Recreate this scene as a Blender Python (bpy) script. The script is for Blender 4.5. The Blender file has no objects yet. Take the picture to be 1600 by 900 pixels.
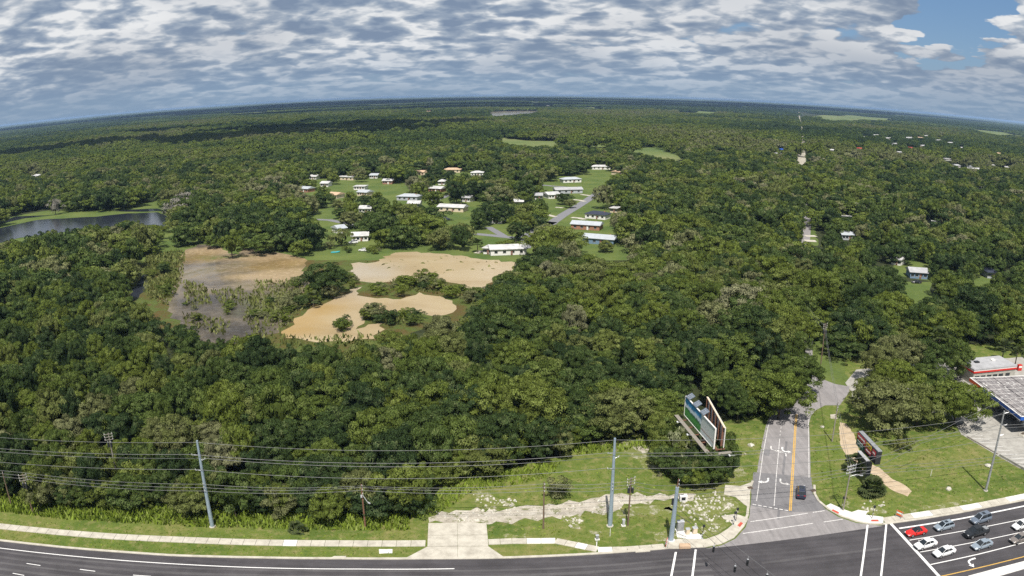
import bpy, bmesh, math, random
import numpy as np
from mathutils import Vector, Matrix
random.seed(7)
RNG = np.random.default_rng(11)
R_ = math.radians
scene = bpy.context.scene
# ------------------------------------------------------------------ camera
CAM_H = 75.0
PITCH = 0.2506            # radians below the horizontal
ROLL = 0.003
KPX = 1206.0              # photo pixels per radian (equidistant wide lens)
cd = bpy.data.cameras.new('camera'); cam = bpy.data.objects.new('camera', cd)
scene.collection.objects.link(cam); scene.camera = cam
cd.type = 'PANO'; cd.panorama_type = 'FISHEYE_LENS_POLYNOMIAL'
cd.sensor_width = 36.0; cd.sensor_fit = 'HORIZONTAL'
cd.fisheye_fov = R_(170)
cd.fisheye_polynomial_k0 = 0.0
cd.fisheye_polynomial_k1 = -(1600 / 36.0) / KPX
cd.fisheye_polynomial_k2 = 0.0; cd.fisheye_polynomial_k3 = 0.0; cd.fisheye_polynomial_k4 = 0.0
cd.clip_start = 0.5; cd.clip_end = 90000
cam.location = (0, 0, CAM_H)
cam.rotation_euler = (math.pi / 2 - PITCH, 0, 0)
cam.rotation_euler.rotate_axis('Z', -ROLL)
# ------------------------------------------------------------------ light
SUN_EL, SUN_AZ = R_(58), R_(183)      # azimuth measured from +Y clockwise: the sun stands behind the camera
sd = bpy.data.lights.new('sun', 'SUN'); sd.energy = 5.0; sd.angle = R_(0.5); sd.color = (1.0, 0.95, 0.87)
sun = bpy.data.objects.new('sun', sd); scene.collection.objects.link(sun)
sv = Vector((math.sin(SUN_AZ) * math.cos(SUN_EL), math.cos(SUN_AZ) * math.cos(SUN_EL), math.sin(SUN_EL)))
sun.rotation_euler = sv.to_track_quat('Z', 'Y').to_euler(); sun.location = (0, -200, 400)
scene.view_settings.view_transform = 'Standard'; scene.view_settings.look = 'None'
scene.view_settings.exposure = 0.28; scene.view_settings.gamma = 1.0
scene.cycles.max_bounces = 6; scene.cycles.diffuse_bounces = 1; scene.cycles.glossy_bounces = 2
scene.cycles.transmission_bounces = 3; scene.cycles.transparent_max_bounces = 6; scene.cycles.volume_bounces = 0
scene.cycles.use_denoising = False
scene.cycles.caustics_reflective = False; scene.cycles.caustics_refractive = False

class NT:
    def __init__(s, tree): s.t = tree; s.n = tree.nodes; s.l = tree.links
    def node(s, typ, **kw):
        x = s.n.new(typ)
        for k, v in kw.items(): setattr(x, k, v)
        return x
    def put(s, sock, v):
        if isinstance(v, bpy.types.NodeSocket): s.l.new(v, sock)
        elif v is not None: sock.default_value = v
    def math(s, op, a, b=None, c=None, clamp=False):
        x = s.node('ShaderNodeMath', operation=op, use_clamp=clamp)
        s.put(x.inputs[0], a); s.put(x.inputs[1], b)
        if c is not None: s.put(x.inputs[2], c)
        return x.outputs[0]
    def vmath(s, op, a, b=None, sc=None):
        x = s.node('ShaderNodeVectorMath', operation=op)
        s.put(x.inputs[0], a)
        if b is not None: s.put(x.inputs[1], b)
        if sc is not None: s.put(x.inputs['Scale'], sc)
        return x.outputs[0]
    def noise(s, vec, scale, detail=4, rough=0.55, dist=0.0):
        x = s.node('ShaderNodeTexNoise'); s.put(x.inputs['Vector'], vec)
        x.inputs['Scale'].default_value = scale; x.inputs['Detail'].default_value = detail
        x.inputs['Roughness'].default_value = rough; x.inputs['Distortion'].default_value = dist
        return x.outputs['Fac']
    def ramp(s, fac, stops, interp='LINEAR'):
        x = s.node('ShaderNodeValToRGB'); r = x.color_ramp; r.interpolation = interp
        while len(r.elements) < len(stops): r.elements.new(0.5)
        for e, (p, c) in zip(r.elements, stops):
            e.position = p; e.color = (c, c, c, 1) if isinstance(c, (int, float)) else (*c, 1)
        s.put(x.inputs[0], fac); return x.outputs[0]
    def mix(s, f, a, b, mode='MIX'):
        x = s.node('ShaderNodeMix', data_type='RGBA', blend_type=mode)
        s.put(x.inputs[0], f)
        for i, v in ((6, a), (7, b)):
            if isinstance(v, tuple) and len(v) == 3: v = (*v, 1)
            s.put(x.inputs[i], v)
        return x.outputs[2]
    def maprange(s, v, a, b, c=0.0, d=1.0, smooth=False):
        x = s.node('ShaderNodeMapRange'); x.clamp = True
        if smooth: x.interpolation_type = 'SMOOTHSTEP'
        for i, q in enumerate((v, a, b, c, d)): s.put(x.inputs[i], q)
        return x.outputs[0]

# ------------------------------------------------------------------ sky: physical sky with a layer of broken cumulus
world = bpy.data.worlds.new('World'); scene.world = world; world.use_nodes = True
W = NT(world.node_tree); W.n.clear()
out = W.node('ShaderNodeOutputWorld'); bg = W.node('ShaderNodeBackground')
sky = W.node('ShaderNodeTexSky'); sky.sky_type = 'NISHITA'; sky.sun_disc = False
sky.sun_elevation = SUN_EL; sky.sun_rotation = SUN_AZ; sky.altitude = 50; sky.air_density = 1.0; sky.dust_density = 0.6; sky.ozone_density = 2.0
tc = W.node('ShaderNodeTexCoord'); dirv = tc.outputs['Generated']
sep = W.node('ShaderNodeSeparateXYZ'); W.l.new(dirv, sep.inputs[0])
zz = W.math('MAXIMUM', sep.outputs[2], 0.0)
HOLE = (0.533, 0.836, 0.128)
def cloud_q(k, sc, off=0.0):
    den = W.math('DIVIDE', 1.0, W.math('ADD', zz, 0.24))
    cz = W.node('ShaderNodeCombineXYZ'); W.put(cz.inputs[0], W.math('MULTIPLY', sep.outputs[0], den)); W.put(cz.inputs[1], W.math('MULTIPLY', sep.outputs[1], den))
    lg = W.math('MULTIPLY', W.math('LOGARITHM', W.math('ADD', zz, 0.035), math.e), 0.54)
    # rows of cloud drift slightly downhill from right to left
    W.put(cz.inputs[2], W.math('ADD', W.math('ADD', lg, k + off), W.math('MULTIPLY', W.math('MULTIPLY', sep.outputs[0], den), -0.06)))
    return W.vmath('SCALE', cz.outputs[0], sc=sc)
def dens(k):
    a = W.noise(cloud_q(k, 1.0), 1.25, 2, 0.5, 0.2)
    b = W.noise(cloud_q(k, 1.0, 3.7), 3.6, 8, 0.58, 0.2)
    q = cloud_q(k, 1.0, 6.1); wn = W.node('ShaderNodeTexNoise'); W.put(wn.inputs['Vector'], q); wn.inputs['Scale'].default_value = 6.0; wn.inputs['Detail'].default_value = 3
    v = W.node('ShaderNodeTexVoronoi', feature='F1'); v.inputs['Scale'].default_value = 5.4; v.inputs['Detail'].default_value = 1.0; v.inputs['Roughness'].default_value = 0.4
    W.put(v.inputs['Vector'], W.vmath('ADD', q, W.vmath('SCALE', wn.outputs['Color'], sc=0.22)))
    c = W.math('SUBTRACT', 0.52, v.outputs['Distance'])
    return W.math('ADD', W.math('ADD', W.math('MULTIPLY', a, 0.50), W.math('MULTIPLY', b, 0.45)), W.math('MULTIPLY', c, 0.30))
d0 = dens(0.0); d1 = dens(0.07)
hole = W.vmath('DOT_PRODUCT', dirv, HOLE); hole = [n for n in W.n if n.type == 'VECT_MATH'][-1].outputs['Value']
hole = W.maprange(W.math('ADD', hole, W.math('MULTIPLY', W.math('SUBTRACT', 0.5, d0), 0.012)), 0.9975, 0.9996, 0.0, 0.34)
cover = W.maprange(W.math('SUBTRACT', d0, hole), 0.165, 0.275, smooth=True)
lit = W.maprange(W.math('SUBTRACT', d0, d1), -0.115, 0.10)
body = W.maprange(d0, 0.40, 0.60)
shade = W.math('ADD', W.math('MULTIPLY', lit, 1.0), W.math('MULTIPLY', body, -0.25), clamp=True)
fine = W.noise(cloud_q(0.0, 1.0, 9.1), 9.0, 6, 0.6)
shade = W.math('ADD', shade, W.math('MULTIPLY', W.math('SUBTRACT', fine, 0.5), 0.45), clamp=True)
ccol = W.ramp(shade, [(0.0, (0.225, 0.30, 0.425)), (0.30, (0.325, 0.40, 0.51)), (0.52, (0.47, 0.53, 0.61)), (0.85, (0.86, 0.875, 0.89))])
bank = W.noise(cloud_q(0.0, 1.0, 5.3), 0.9, 2, 0.5)
ccol = W.mix(W.maprange(bank, 0.42, 0.64, 0.0, 0.55), ccol, (0.22, 0.28, 0.38))
skyc = W.mix(1.0, sky.outputs[0], (0.085, 0.092, 0.10), 'MULTIPLY')
low = W.maprange(zz, 0.0, 0.085, smooth=True)
c1 = W.mix(W.math('MULTIPLY', cover, W.maprange(zz, 0.0, 0.03, 0.35, 1.0)), W.mix(0.5, skyc, (0.12, 0.26, 0.52)), ccol)
c2 = W.mix(W.maprange(low, 0, 1, 0.62, 0.0), c1, (0.25, 0.375, 0.54))
below = W.maprange(sep.outputs[2], -0.02, 0.0)
c3 = W.mix(below, (0.12, 0.16, 0.16), c2)
W.l.new(c3, bg.inputs[0]); bg.inputs[1].default_value = 0.78
W.l.new(bg.outputs[0], out.inputs[0])

# ------------------------------------------------------------------ photo pixel <-> ground (surveying helper; y runs down the 1600x900 picture)
def _rays(x, y):
    x = np.asarray(x, float); y = np.asarray(y, float)
    a = (x - 800) / KPX; b = (450 - y) / KPX
    th = np.hypot(a, b); s = np.sinc(th / np.pi)
    r, f, u = a * s, np.cos(th), b * s
    r, u = r * math.cos(ROLL) + u * math.sin(ROLL), -r * math.sin(ROLL) + u * math.cos(ROLL)
    c, sn = math.cos(PITCH), math.sin(PITCH)
    return r, c * f + sn * u, -sn * f + c * u
def G(x, y, h=0.0):
    r, f, u = _rays(x, y); t = (CAM_H - h) / -u
    return (float(r * t), float(f * t))
def P(X, Y, Z):
    X = np.asarray(X, float); Y = np.asarray(Y, float); Z = np.asarray(Z, float) - CAM_H
    c, sn = math.cos(PITCH), math.sin(PITCH)
    f = c * Y - sn * Z; u = sn * Y + c * Z; r = X
    r, u = r * math.cos(ROLL) - u * math.sin(ROLL), r * math.sin(ROLL) + u * math.cos(ROLL)
    n = np.sqrt(r * r + f * f + u * u); th = np.arccos(f / n); s = np.sqrt(r * r + u * u) + 1e-9
    return 800 + KPX * th * r / s, 450 - KPX * th * u / s
def GP(pts): return [G(*p) for p in pts]

# ------------------------------------------------------------------ materials
MATS = {}
def M(name, col=None, rough=0.8, metal=0.0, var=0.12, scale=1.5, bump=0.0, spec=0.3, fn=None, col2=None, bscale=None):
    if name in MATS: return MATS[name]
    m = bpy.data.materials.new(name); m.use_nodes = True
    N = NT(m.node_tree); b = m.node_tree.nodes['Principled BSDF']
    b.inputs['Roughness'].default_value = rough; b.inputs['Metallic'].default_value = metal
    b.inputs['Specular IOR Level'].default_value = spec
    geo = N.node('ShaderNodeNewGeometry'); pos = geo.outputs['Position']
    if fn: fn(N, b, pos)
    else:
        nz = N.noise(pos, scale, 5, 0.6)
        c2 = col2 or tuple(c * (1 - 2 * var) for c in col)
        cc = N.ramp(nz, [(0.3, c2), (0.7, tuple(min(1, c * (1 + var)) for c in col))])
        N.l.new(cc, b.inputs['Base Color'])
    if bump:
        bn = N.node('ShaderNodeBump'); bn.inputs['Strength'].default_value = 0.6; bn.inputs['Distance'].default_value = bump
        N.l.new(N.noise(pos, bscale or scale * 4, 4, 0.6), bn.inputs['Height']); N.l.new(bn.outputs[0], b.inputs['Normal'])
    MATS[name] = m; return m

def grass_fn(N, b, pos):
    a = N.noise(pos, 0.07, 4, 0.6); c = N.noise(pos, 0.55, 6, 0.7); d = N.noise(pos, 5.0, 3, 0.7)
    col = N.ramp(a, [(0.3, (0.068, 0.108, 0.016)), (0.5, (0.110, 0.148, 0.025)), (0.7, (0.17, 0.172, 0.05))])
    col = N.mix(N.maprange(c, 0.50, 0.75), col, (0.26, 0.22, 0.10))
    col = N.mix(N.maprange(c, 0.46, 0.30), col, (0.06, 0.105, 0.016))
    col = N.mix(0.55, col, N.ramp(d, [(0.3, (0.45, 0.45, 0.45)), (0.7, (1.4, 1.4, 1.3))]), 'MULTIPLY')
    N.l.new(col, b.inputs['Base Color'])
def lawn_fn(N, b, pos):
    a = N.noise(pos, 0.05, 4, 0.6); d = N.noise(pos, 0.9, 4, 0.7)
    col = N.ramp(a, [(0.3, (0.062, 0.105, 0.020)), (0.7, (0.13, 0.16, 0.038))])
    col = N.mix(0.5, col, N.ramp(d, [(0.3, (0.55, 0.55, 0.5)), (0.7, (1.25, 1.25, 1.2))]), 'MULTIPLY')
    N.l.new(col, b.inputs['Base Color'])
def floor_fn(N, b, pos):
    a = N.noise(pos, 0.2, 5, 0.6); c = N.noise(pos, 0.012, 3, 0.5)
    col = N.ramp(a, [(0.3, (0.018, 0.024, 0.008)), (0.7, (0.040, 0.050, 0.016))])
    N.l.new(col, b.inputs['Base Color'])
def road_fn(base, dark):
    def fn(N, b, pos):
        m = N.node('ShaderNodeMapping'); N.l.new(pos, m.inputs[0]); m.inputs['Scale'].default_value = (0.05, 0.9, 1); m.inputs['Rotation'].default_value = (0, 0, R_(-2))
        a = N.noise(m.outputs[0], 1.0, 4, 0.6); c = N.noise(pos, 0.18, 5, 0.65); d = N.noise(pos, 9.0, 2, 0.6)
        col = N.ramp(a, [(0.3, dark), (0.7, base)])
        col = N.mix(0.6, col, N.ramp(c, [(0.35, (0.7, 0.7, 0.7)), (0.65, (1.3, 1.3, 1.3))]), 'MULTIPLY')
        col = N.mix(0.25, col, N.ramp(d, [(0.35, (0.6, 0.6, 0.6)), (0.65, (1.4, 1.4, 1.4))]), 'MULTIPLY')
        N.l.new(col, b.inputs['Base Color'])
    return fn
def side_fn(base, dark):
    def fn(N, b, pos):
        m = N.node('ShaderNodeMapping'); N.l.new(pos, m.inputs[0]); m.inputs['Scale'].default_value = (0.9, 0.03, 1); m.inputs['Rotation'].default_value = (0, 0, R_(-22))
        a = N.noise(m.outputs[0], 1.0, 4, 0.6); c = N.noise(pos, 0.25, 6, 0.7); d = N.noise(pos, 9.0, 2, 0.6)
        col = N.ramp(a, [(0.3, dark), (0.7, base)])
        col = N.mix(0.5, col, N.ramp(c, [(0.35, (0.75, 0.75, 0.75)), (0.65, (1.2, 1.2, 1.2))]), 'MULTIPLY')
        col = N.mix(0.25, col, N.ramp(d, [(0.35, (0.6, 0.6, 0.6)), (0.65, (1.4, 1.4, 1.4))]), 'MULTIPLY')
        N.l.new(col, b.inputs['Base Color'])
    return fn
def conc_fn(c0, c1):
    def fn(N, b, pos):
        a = N.noise(pos, 0.5, 6, 0.7); d = N.noise(pos, 6.0, 3, 0.6)
        col = N.ramp(a, [(0.32, c0), (0.6, c1)])
        col = N.mix(0.2, col, N.ramp(d, [(0.35, (0.7, 0.7, 0.7)), (0.65, (1.15, 1.15, 1.15))]), 'MULTIPLY')
        N.l.new(col, b.inputs['Base Color'])
    return fn
def rubble_fn(N, b, pos):
    a = N.noise(pos, 0.55, 6, 0.75); d = N.noise(pos, 3.0, 4, 0.7)
    st = N.ramp(d, [(0.3, (0.22, 0.20, 0.14)), (0.55, (0.42, 0.385, 0.31)), (0.75, (0.58, 0.54, 0.46))])
    gr = N.ramp(d, [(0.3, (0.10, 0.14, 0.024)), (0.7, (0.19, 0.19, 0.06))])
    N.l.new(N.mix(N.maprange(a, 0.50, 0.66), gr, st), b.inputs['Base Color'])
def gravel_fn(N, b, pos):
    a = N.noise(pos, 0.3, 6, 0.7); d = N.noise(pos, 4.0, 4, 0.7)
    col = N.ramp(a, [(0.3, (0.27, 0.24, 0.19)), (0.5, (0.43, 0.39, 0.325)), (0.7, (0.57, 0.53, 0.46))])
    col = N.mix(0.5, col, N.ramp(d, [(0.35, (0.6, 0.6, 0.6)), (0.65, (1.2, 1.2, 1.2))]), 'MULTIPLY')
    e = N.noise(pos, 0.45, 7, 0.75)
    col = N.mix(N.maprange(e, 0.54, 0.60, 0, 0.85), col, N.ramp(d, [(0.3, (0.07, 0.10, 0.02)), (0.7, (0.17, 0.17, 0.06))]))
    N.l.new(col, b.inputs['Base Color'])
def blobs(N, pos, spots, soft=0.55):
    """sum of soft round stains with noisy rims: (x, y, radius x, radius y) in metres"""
    w = N.node('ShaderNodeTexNoise'); N.put(w.inputs['Vector'], pos); w.inputs['Scale'].default_value = 0.07; w.inputs['Detail'].default_value = 5
    wp = N.vmath('ADD', pos, N.vmath('SCALE', N.vmath('SUBTRACT', w.outputs['Color'], (0.5, 0.5, 0.5)), sc=16.0)); acc = None
    for x, y, rx, ry in spots:
        m = N.node('ShaderNodeMapping', vector_type='POINT'); N.put(m.inputs[0], wp); m.inputs['Location'].default_value = (-x / rx, -y / ry, 0); m.inputs['Scale'].default_value = (1 / rx, 1 / ry, 0)
        l = N.node('ShaderNodeVectorMath', operation='LENGTH'); N.put(l.inputs[0], m.outputs[0]); v = N.maprange(l.outputs['Value'], 1.0 - soft, 1.0 + soft, 1.0, 0.0, True)
        acc = v if acc is None else N.math('MAXIMUM', acc, v)
    return acc
def silt_fn(N, b, pos):
    m = N.node('ShaderNodeMapping'); N.l.new(pos, m.inputs[0]); m.inputs['Scale'].default_value = (0.5, 1.5, 1)
    a = N.noise(m.outputs[0], 0.022, 5, 0.55, 0.6); d = N.noise(m.outputs[0], 0.25, 5, 0.65)
    col = N.ramp(a, [(0.28, (0.34, 0.255, 0.14)), (0.45, (0.42, 0.33, 0.20)), (0.6, (0.46, 0.375, 0.245)), (0.75, (0.48, 0.41, 0.30))])
    sp = [G(452, 516), G(475, 500), G(500, 486), G(545, 462)]
    col = N.mix(N.math('MULTIPLY', blobs(N, pos, [(*sp[0], 9, 9), (*sp[1], 9, 12), (*sp[2], 7, 10), (*sp[3], 8, 14)], 0.9), 0.55), col, (0.38, 0.235, 0.07))
    q = [G(560, 455), G(590, 425), G(560, 425)]
    col = N.mix(N.math('MULTIPLY', blobs(N, pos, [(*q[0], 8, 14), (*q[1], 9, 14), (*q[2], 7, 18)], 0.9), 0.6), col, (0.40, 0.36, 0.30))
    col = N.mix(N.maprange(d, 0.64, 0.80, 0, 0.5), col, (0.22, 0.18, 0.09))
    N.l.new(col, b.inputs['Base Color'])
def swamp_fn(N, b, pos):
    a = N.noise(pos, 0.04, 6, 0.65, 0.6); d = N.noise(pos, 0.35, 5, 0.7)
    col = N.ramp(a, [(0.30, (0.075, 0.065, 0.055)), (0.45, (0.145, 0.120, 0.092)), (0.58, (0.24, 0.195, 0.135)), (0.70, (0.16, 0.13, 0.065))])
    t = [G(330, 392), G(400, 402), G(440, 428), G(400, 432), G(350, 415), G(465, 408)]
    col = N.mix(N.math('MULTIPLY', blobs(N, pos, [(*t[0], 18, 10), (*t[1], 26, 9), (*t[2], 16, 14), (*t[3], 14, 8), (*t[5], 8, 10)], 0.6), 0.85), col, (0.43, 0.32, 0.19))
    o = [G(440, 412), G(305, 404), G(410, 418)]
    col = N.mix(N.math('MULTIPLY', blobs(N, pos, [(*o[0], 15, 12), (*o[1], 10, 12), (*o[2], 12, 6)], 0.8), 0.7), col, (0.27, 0.18, 0.065))
    k = [G(330, 470), G(390, 485), G(360, 510), G(300, 440)]
    col = N.mix(N.math('MULTIPLY', blobs(N, pos, [(*k[0], 20, 12), (*k[1], 16, 12), (*k[2], 18, 10)], 0.8), 0.75), col, (0.06, 0.056, 0.055))
    g = [G(425, 470), G(455, 475), G(350, 402), G(300, 445)]
    col = N.mix(N.math('MULTIPLY', blobs(N, pos, [(*g[0], 10, 14), (*g[1], 12, 14), (*g[2], 14, 5)], 0.8), N.maprange(d, 0.40, 0.56)), col, (0.13, 0.15, 0.045))
    col = N.mix(N.maprange(d, 0.60, 0.70, 0, 0.6), col, (0.08, 0.08, 0.035))
    N.l.new(col, b.inputs['Base Color'])
    N.put(b.inputs['Roughness'], N.maprange(d, 0.50, 0.66, 0.08, 0.8))
def marsh_fn(N, b, pos):
    a = N.noise(pos, 0.09, 6, 0.7, 0.6); d = N.noise(pos, 1.2, 4, 0.7)
    col = N.ramp(a, [(0.32, (0.10, 0.055, 0.018)), (0.46, (0.085, 0.075, 0.018)), (0.56, (0.07, 0.10, 0.018)), (0.7, (0.12, 0.13, 0.03))])
    col = N.mix(0.6, col, N.ramp(d, [(0.3, (0.5, 0.5, 0.5)), (0.7, (1.3, 1.3, 1.2))]), 'MULTIPLY')
    N.l.new(col, b.inputs['Base Color'])
def canopy_fn(N, b, pos):
    a = N.noise(pos, 0.0011, 6, 0.6); c = N.noise(pos, 0.02, 4, 0.7)
    col = N.ramp(a, [(0.35, (0.028, 0.046, 0.018)), (0.5, (0.050, 0.072, 0.024)), (0.62, (0.072, 0.092, 0.034)), (0.72, (0.16, 0.19, 0.075))])
    N.l.new(N.mix(0.6, col, N.ramp(c, [(0.3, (0.4, 0.4, 0.4)), (0.7, (1.4, 1.4, 1.4))]), 'MULTIPLY'), b.inputs['Base Color'])
def pond_fn(N, b, pos):
    a = N.noise(pos, 0.05, 4, 0.6)
    N.l.new(N.ramp(a, [(0.3, (0.018, 0.022, 0.035)), (0.7, (0.03, 0.034, 0.045))]), b.inputs['Base Color'])
def field_fn(N, b, pos):
    a = N.noise(pos, 0.006, 5, 0.6)
    N.l.new(N.ramp(a, [(0.35, (0.075, 0.115, 0.03)), (0.5, (0.12, 0.155, 0.045)), (0.7, (0.19, 0.19, 0.08))]), b.inputs['Base Color'])
def dirt_fn(N, b, pos):
    a = N.noise(pos, 0.6, 6, 0.65)
    N.l.new(N.ramp(a, [(0.3, (0.38, 0.29, 0.19)), (0.7, (0.52, 0.42, 0.30))]), b.inputs['Base Color'])
M('grass', fn=grass_fn, rough=0.95, bump=0.08, scale=1.2)
M('lawn', fn=lawn_fn, rough=0.95)
M('forest_floor', fn=floor_fn, rough=1.0)
M('new_asphalt', fn=road_fn((0.075, 0.070, 0.074), (0.050, 0.046, 0.050)), rough=0.75)
M('old_asphalt', fn=side_fn((0.29, 0.272, 0.27), (0.21, 0.197, 0.196)), rough=0.9)
M('patch_asphalt', fn=side_fn((0.20, 0.193, 0.198), (0.15, 0.145, 0.15)), rough=0.9)
M('worn_asphalt', fn=road_fn((0.105, 0.10, 0.102), (0.075, 0.07, 0.073)), rough=0.7)
M('far_asphalt', (0.20, 0.20, 0.215), 0.9)
M('concrete', fn=conc_fn((0.36, 0.33, 0.275), (0.53, 0.495, 0.42)), rough=0.9)
M('new_concrete', fn=conc_fn((0.62, 0.60, 0.56), (0.72, 0.70, 0.66)), rough=0.9)
M('lot_concrete', fn=conc_fn((0.27, 0.255, 0.23), (0.39, 0.375, 0.34)), rough=0.9)
M('rubble', fn=rubble_fn, rough=1.0, bump=0.15, scale=1.0)
M('gravel', fn=gravel_fn, rough=1.0, bump=0.05, scale=1.5)
M('silt_water', fn=silt_fn, rough=0.22, spec=0.35)
M('swamp', fn=swamp_fn, rough=0.3, spec=0.5, bump=0.05, scale=0.3)
M('marsh', fn=marsh_fn, rough=0.9, bump=0.2, scale=0.6)
M('pond', fn=pond_fn, rough=0.12, spec=0.5, bump=0.06, scale=0.4)
M('far_canopy', fn=canopy_fn, rough=1.0)
M('field', fn=field_fn, rough=1.0)
M('dirt', fn=dirt_fn, rough=1.0)
M('white_paint', (0.80, 0.79, 0.77), 0.6, var=0.06, scale=3)
M('worn_paint', (0.62, 0.60, 0.58), 0.7, var=0.2, scale=3)
M('yellow_paint', (0.60, 0.37, 0.09), 0.6, var=0.1)
M('red_tile', (0.50, 0.09, 0.06), 0.8)
M('galvanised', (0.34, 0.42, 0.50), 0.45, 0.35, var=0.08)
M('wood_pole', (0.17, 0.12, 0.085), 0.9, scale=4)
M('red_wood', (0.20, 0.10, 0.065), 0.9, scale=4)
M('grey_wood', (0.26, 0.235, 0.20), 0.9, scale=4)
M('dark_metal', (0.035, 0.038, 0.042), 0.5, 0.2)
M('grey_metal', (0.33, 0.34, 0.35), 0.5, 0.3)
M('light_metal', (0.55, 0.56, 0.58), 0.4, 0.3)
M('ceramic', (0.62, 0.62, 0.60), 0.3)
M('wire', (0.25, 0.25, 0.25), 0.45, 0.4)
M('black_wire', (0.03, 0.03, 0.032), 0.6)
M('glass', (0.02, 0.025, 0.03), 0.08, spec=0.6, var=0.05)
M('tyre', (0.02, 0.02, 0.02), 0.85)
M('rim', (0.45, 0.46, 0.48), 0.3, 0.6)
M('lamp_glass', (0.75, 0.76, 0.78), 0.15, spec=0.6)
M('tail_lamp', (0.45, 0.02, 0.02), 0.25, spec=0.6)
M('white_wall', (0.74, 0.72, 0.69), 0.8, var=0.04)
M('cream_wall', (0.62, 0.52, 0.38), 0.8, var=0.05)
M('grey_wall', (0.40, 0.42, 0.45), 0.8, var=0.05)
M('blue_wall', (0.16, 0.24, 0.34), 0.8, var=0.05)
M('brick_wall', (0.34, 0.17, 0.11), 0.85, var=0.1)
M('white_roof', (0.52, 0.515, 0.51), 0.7, var=0.16, scale=0.35)
M('grey_roof', (0.38, 0.38, 0.39), 0.7, var=0.1, scale=0.5)
M('metal_roof', (0.46, 0.49, 0.52), 0.4, 0.1, var=0.06, scale=0.5)
M('dark_roof', (0.035, 0.042, 0.065), 0.8, var=0.1)
M('tan_roof', (0.52, 0.37, 0.25), 0.85, var=0.1, scale=0.5)
M('red_roof', (0.36, 0.07, 0.05), 0.8)
M('blue_tarp', (0.03, 0.10, 0.42), 0.6)
M('bark', (0.10, 0.08, 0.06), 0.95, scale=3)
M('pale_bark', (0.30, 0.28, 0.25), 0.95, scale=3)
M('stone', (0.55, 0.52, 0.45), 0.95, var=0.2)
M('orange', (0.75, 0.12, 0.025), 0.6, var=0.05)
M('teal', (0.05, 0.36, 0.40), 0.6)

def foliage(name, tones, var=0.62, trans=0.12, far=False):
    m = bpy.data.materials.new(name); m.use_nodes = True
    N = NT(m.node_tree); N.n.clear()
    o = N.node('ShaderNodeOutputMaterial')
    at = N.node('ShaderNodeAttribute', attribute_type='INSTANCER', attribute_name='tone')
    ti = N.node('ShaderNodeAttribute', attribute_type='GEOMETRY', attribute_name='tint')
    col = N.ramp(at.outputs['Fac'], tones)
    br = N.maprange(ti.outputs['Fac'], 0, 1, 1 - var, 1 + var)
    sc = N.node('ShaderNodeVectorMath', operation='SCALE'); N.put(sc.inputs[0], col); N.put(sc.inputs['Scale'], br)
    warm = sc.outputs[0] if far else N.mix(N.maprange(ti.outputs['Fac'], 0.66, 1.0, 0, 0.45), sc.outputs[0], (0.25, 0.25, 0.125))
    d = N.node('ShaderNodeBsdfDiffuse'); t = N.node('ShaderNodeBsdfTranslucent')
    N.put(d.inputs[0], warm); N.put(t.inputs[0], N.mix(1.0, warm, (0.85, 1.15, 0.35), 'MULTIPLY'))
    mx = N.node('ShaderNodeMixShader'); mx.inputs[0].default_value = trans
    N.l.new(d.outputs[0], mx.inputs[1]); N.l.new(t.outputs[0], mx.inputs[2]); N.l.new(mx.outputs[0], o.inputs[0])
    MATS[name] = m; return m
# tone 0 deep green, .25 mid green, .5 yellow green, .75 olive, 1 pale grey olive
TONES = [(0.0, (0.038, 0.062, 0.024)), (0.25, (0.068, 0.101, 0.029)), (0.5, (0.122, 0.156, 0.030)), (0.75, (0.137, 0.149, 0.062)), (1.0, (0.20, 0.20, 0.115))]
foliage('foliage', TONES)
foliage('foliage_far', [(p, tuple(c * .88 for c in q)) for p, q in TONES], 0.28, 0.1, True)
foliage('palm_leaf', [(0, (0.11, 0.15, 0.06)), (1, (0.17, 0.20, 0.085))], 0.35, 0.3)
foliage('weed', [(0, (0.15, 0.23, 0.025)), (1, (0.22, 0.26, 0.045))], 0.3)
foliage('reed', [(0, (0.13, 0.16, 0.045)), (1, (0.14, 0.13, 0.05))], 0.4)
foliage('bloom', [(0, (0.26, 0.30, 0.16)), (1, (0.3, 0.3, 0.18))], 0.35)
foliage('dead_twig', [(0, (0.20, 0.19, 0.165)), (1, (0.26, 0.24, 0.21))], 0.3, 0.0)

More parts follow.
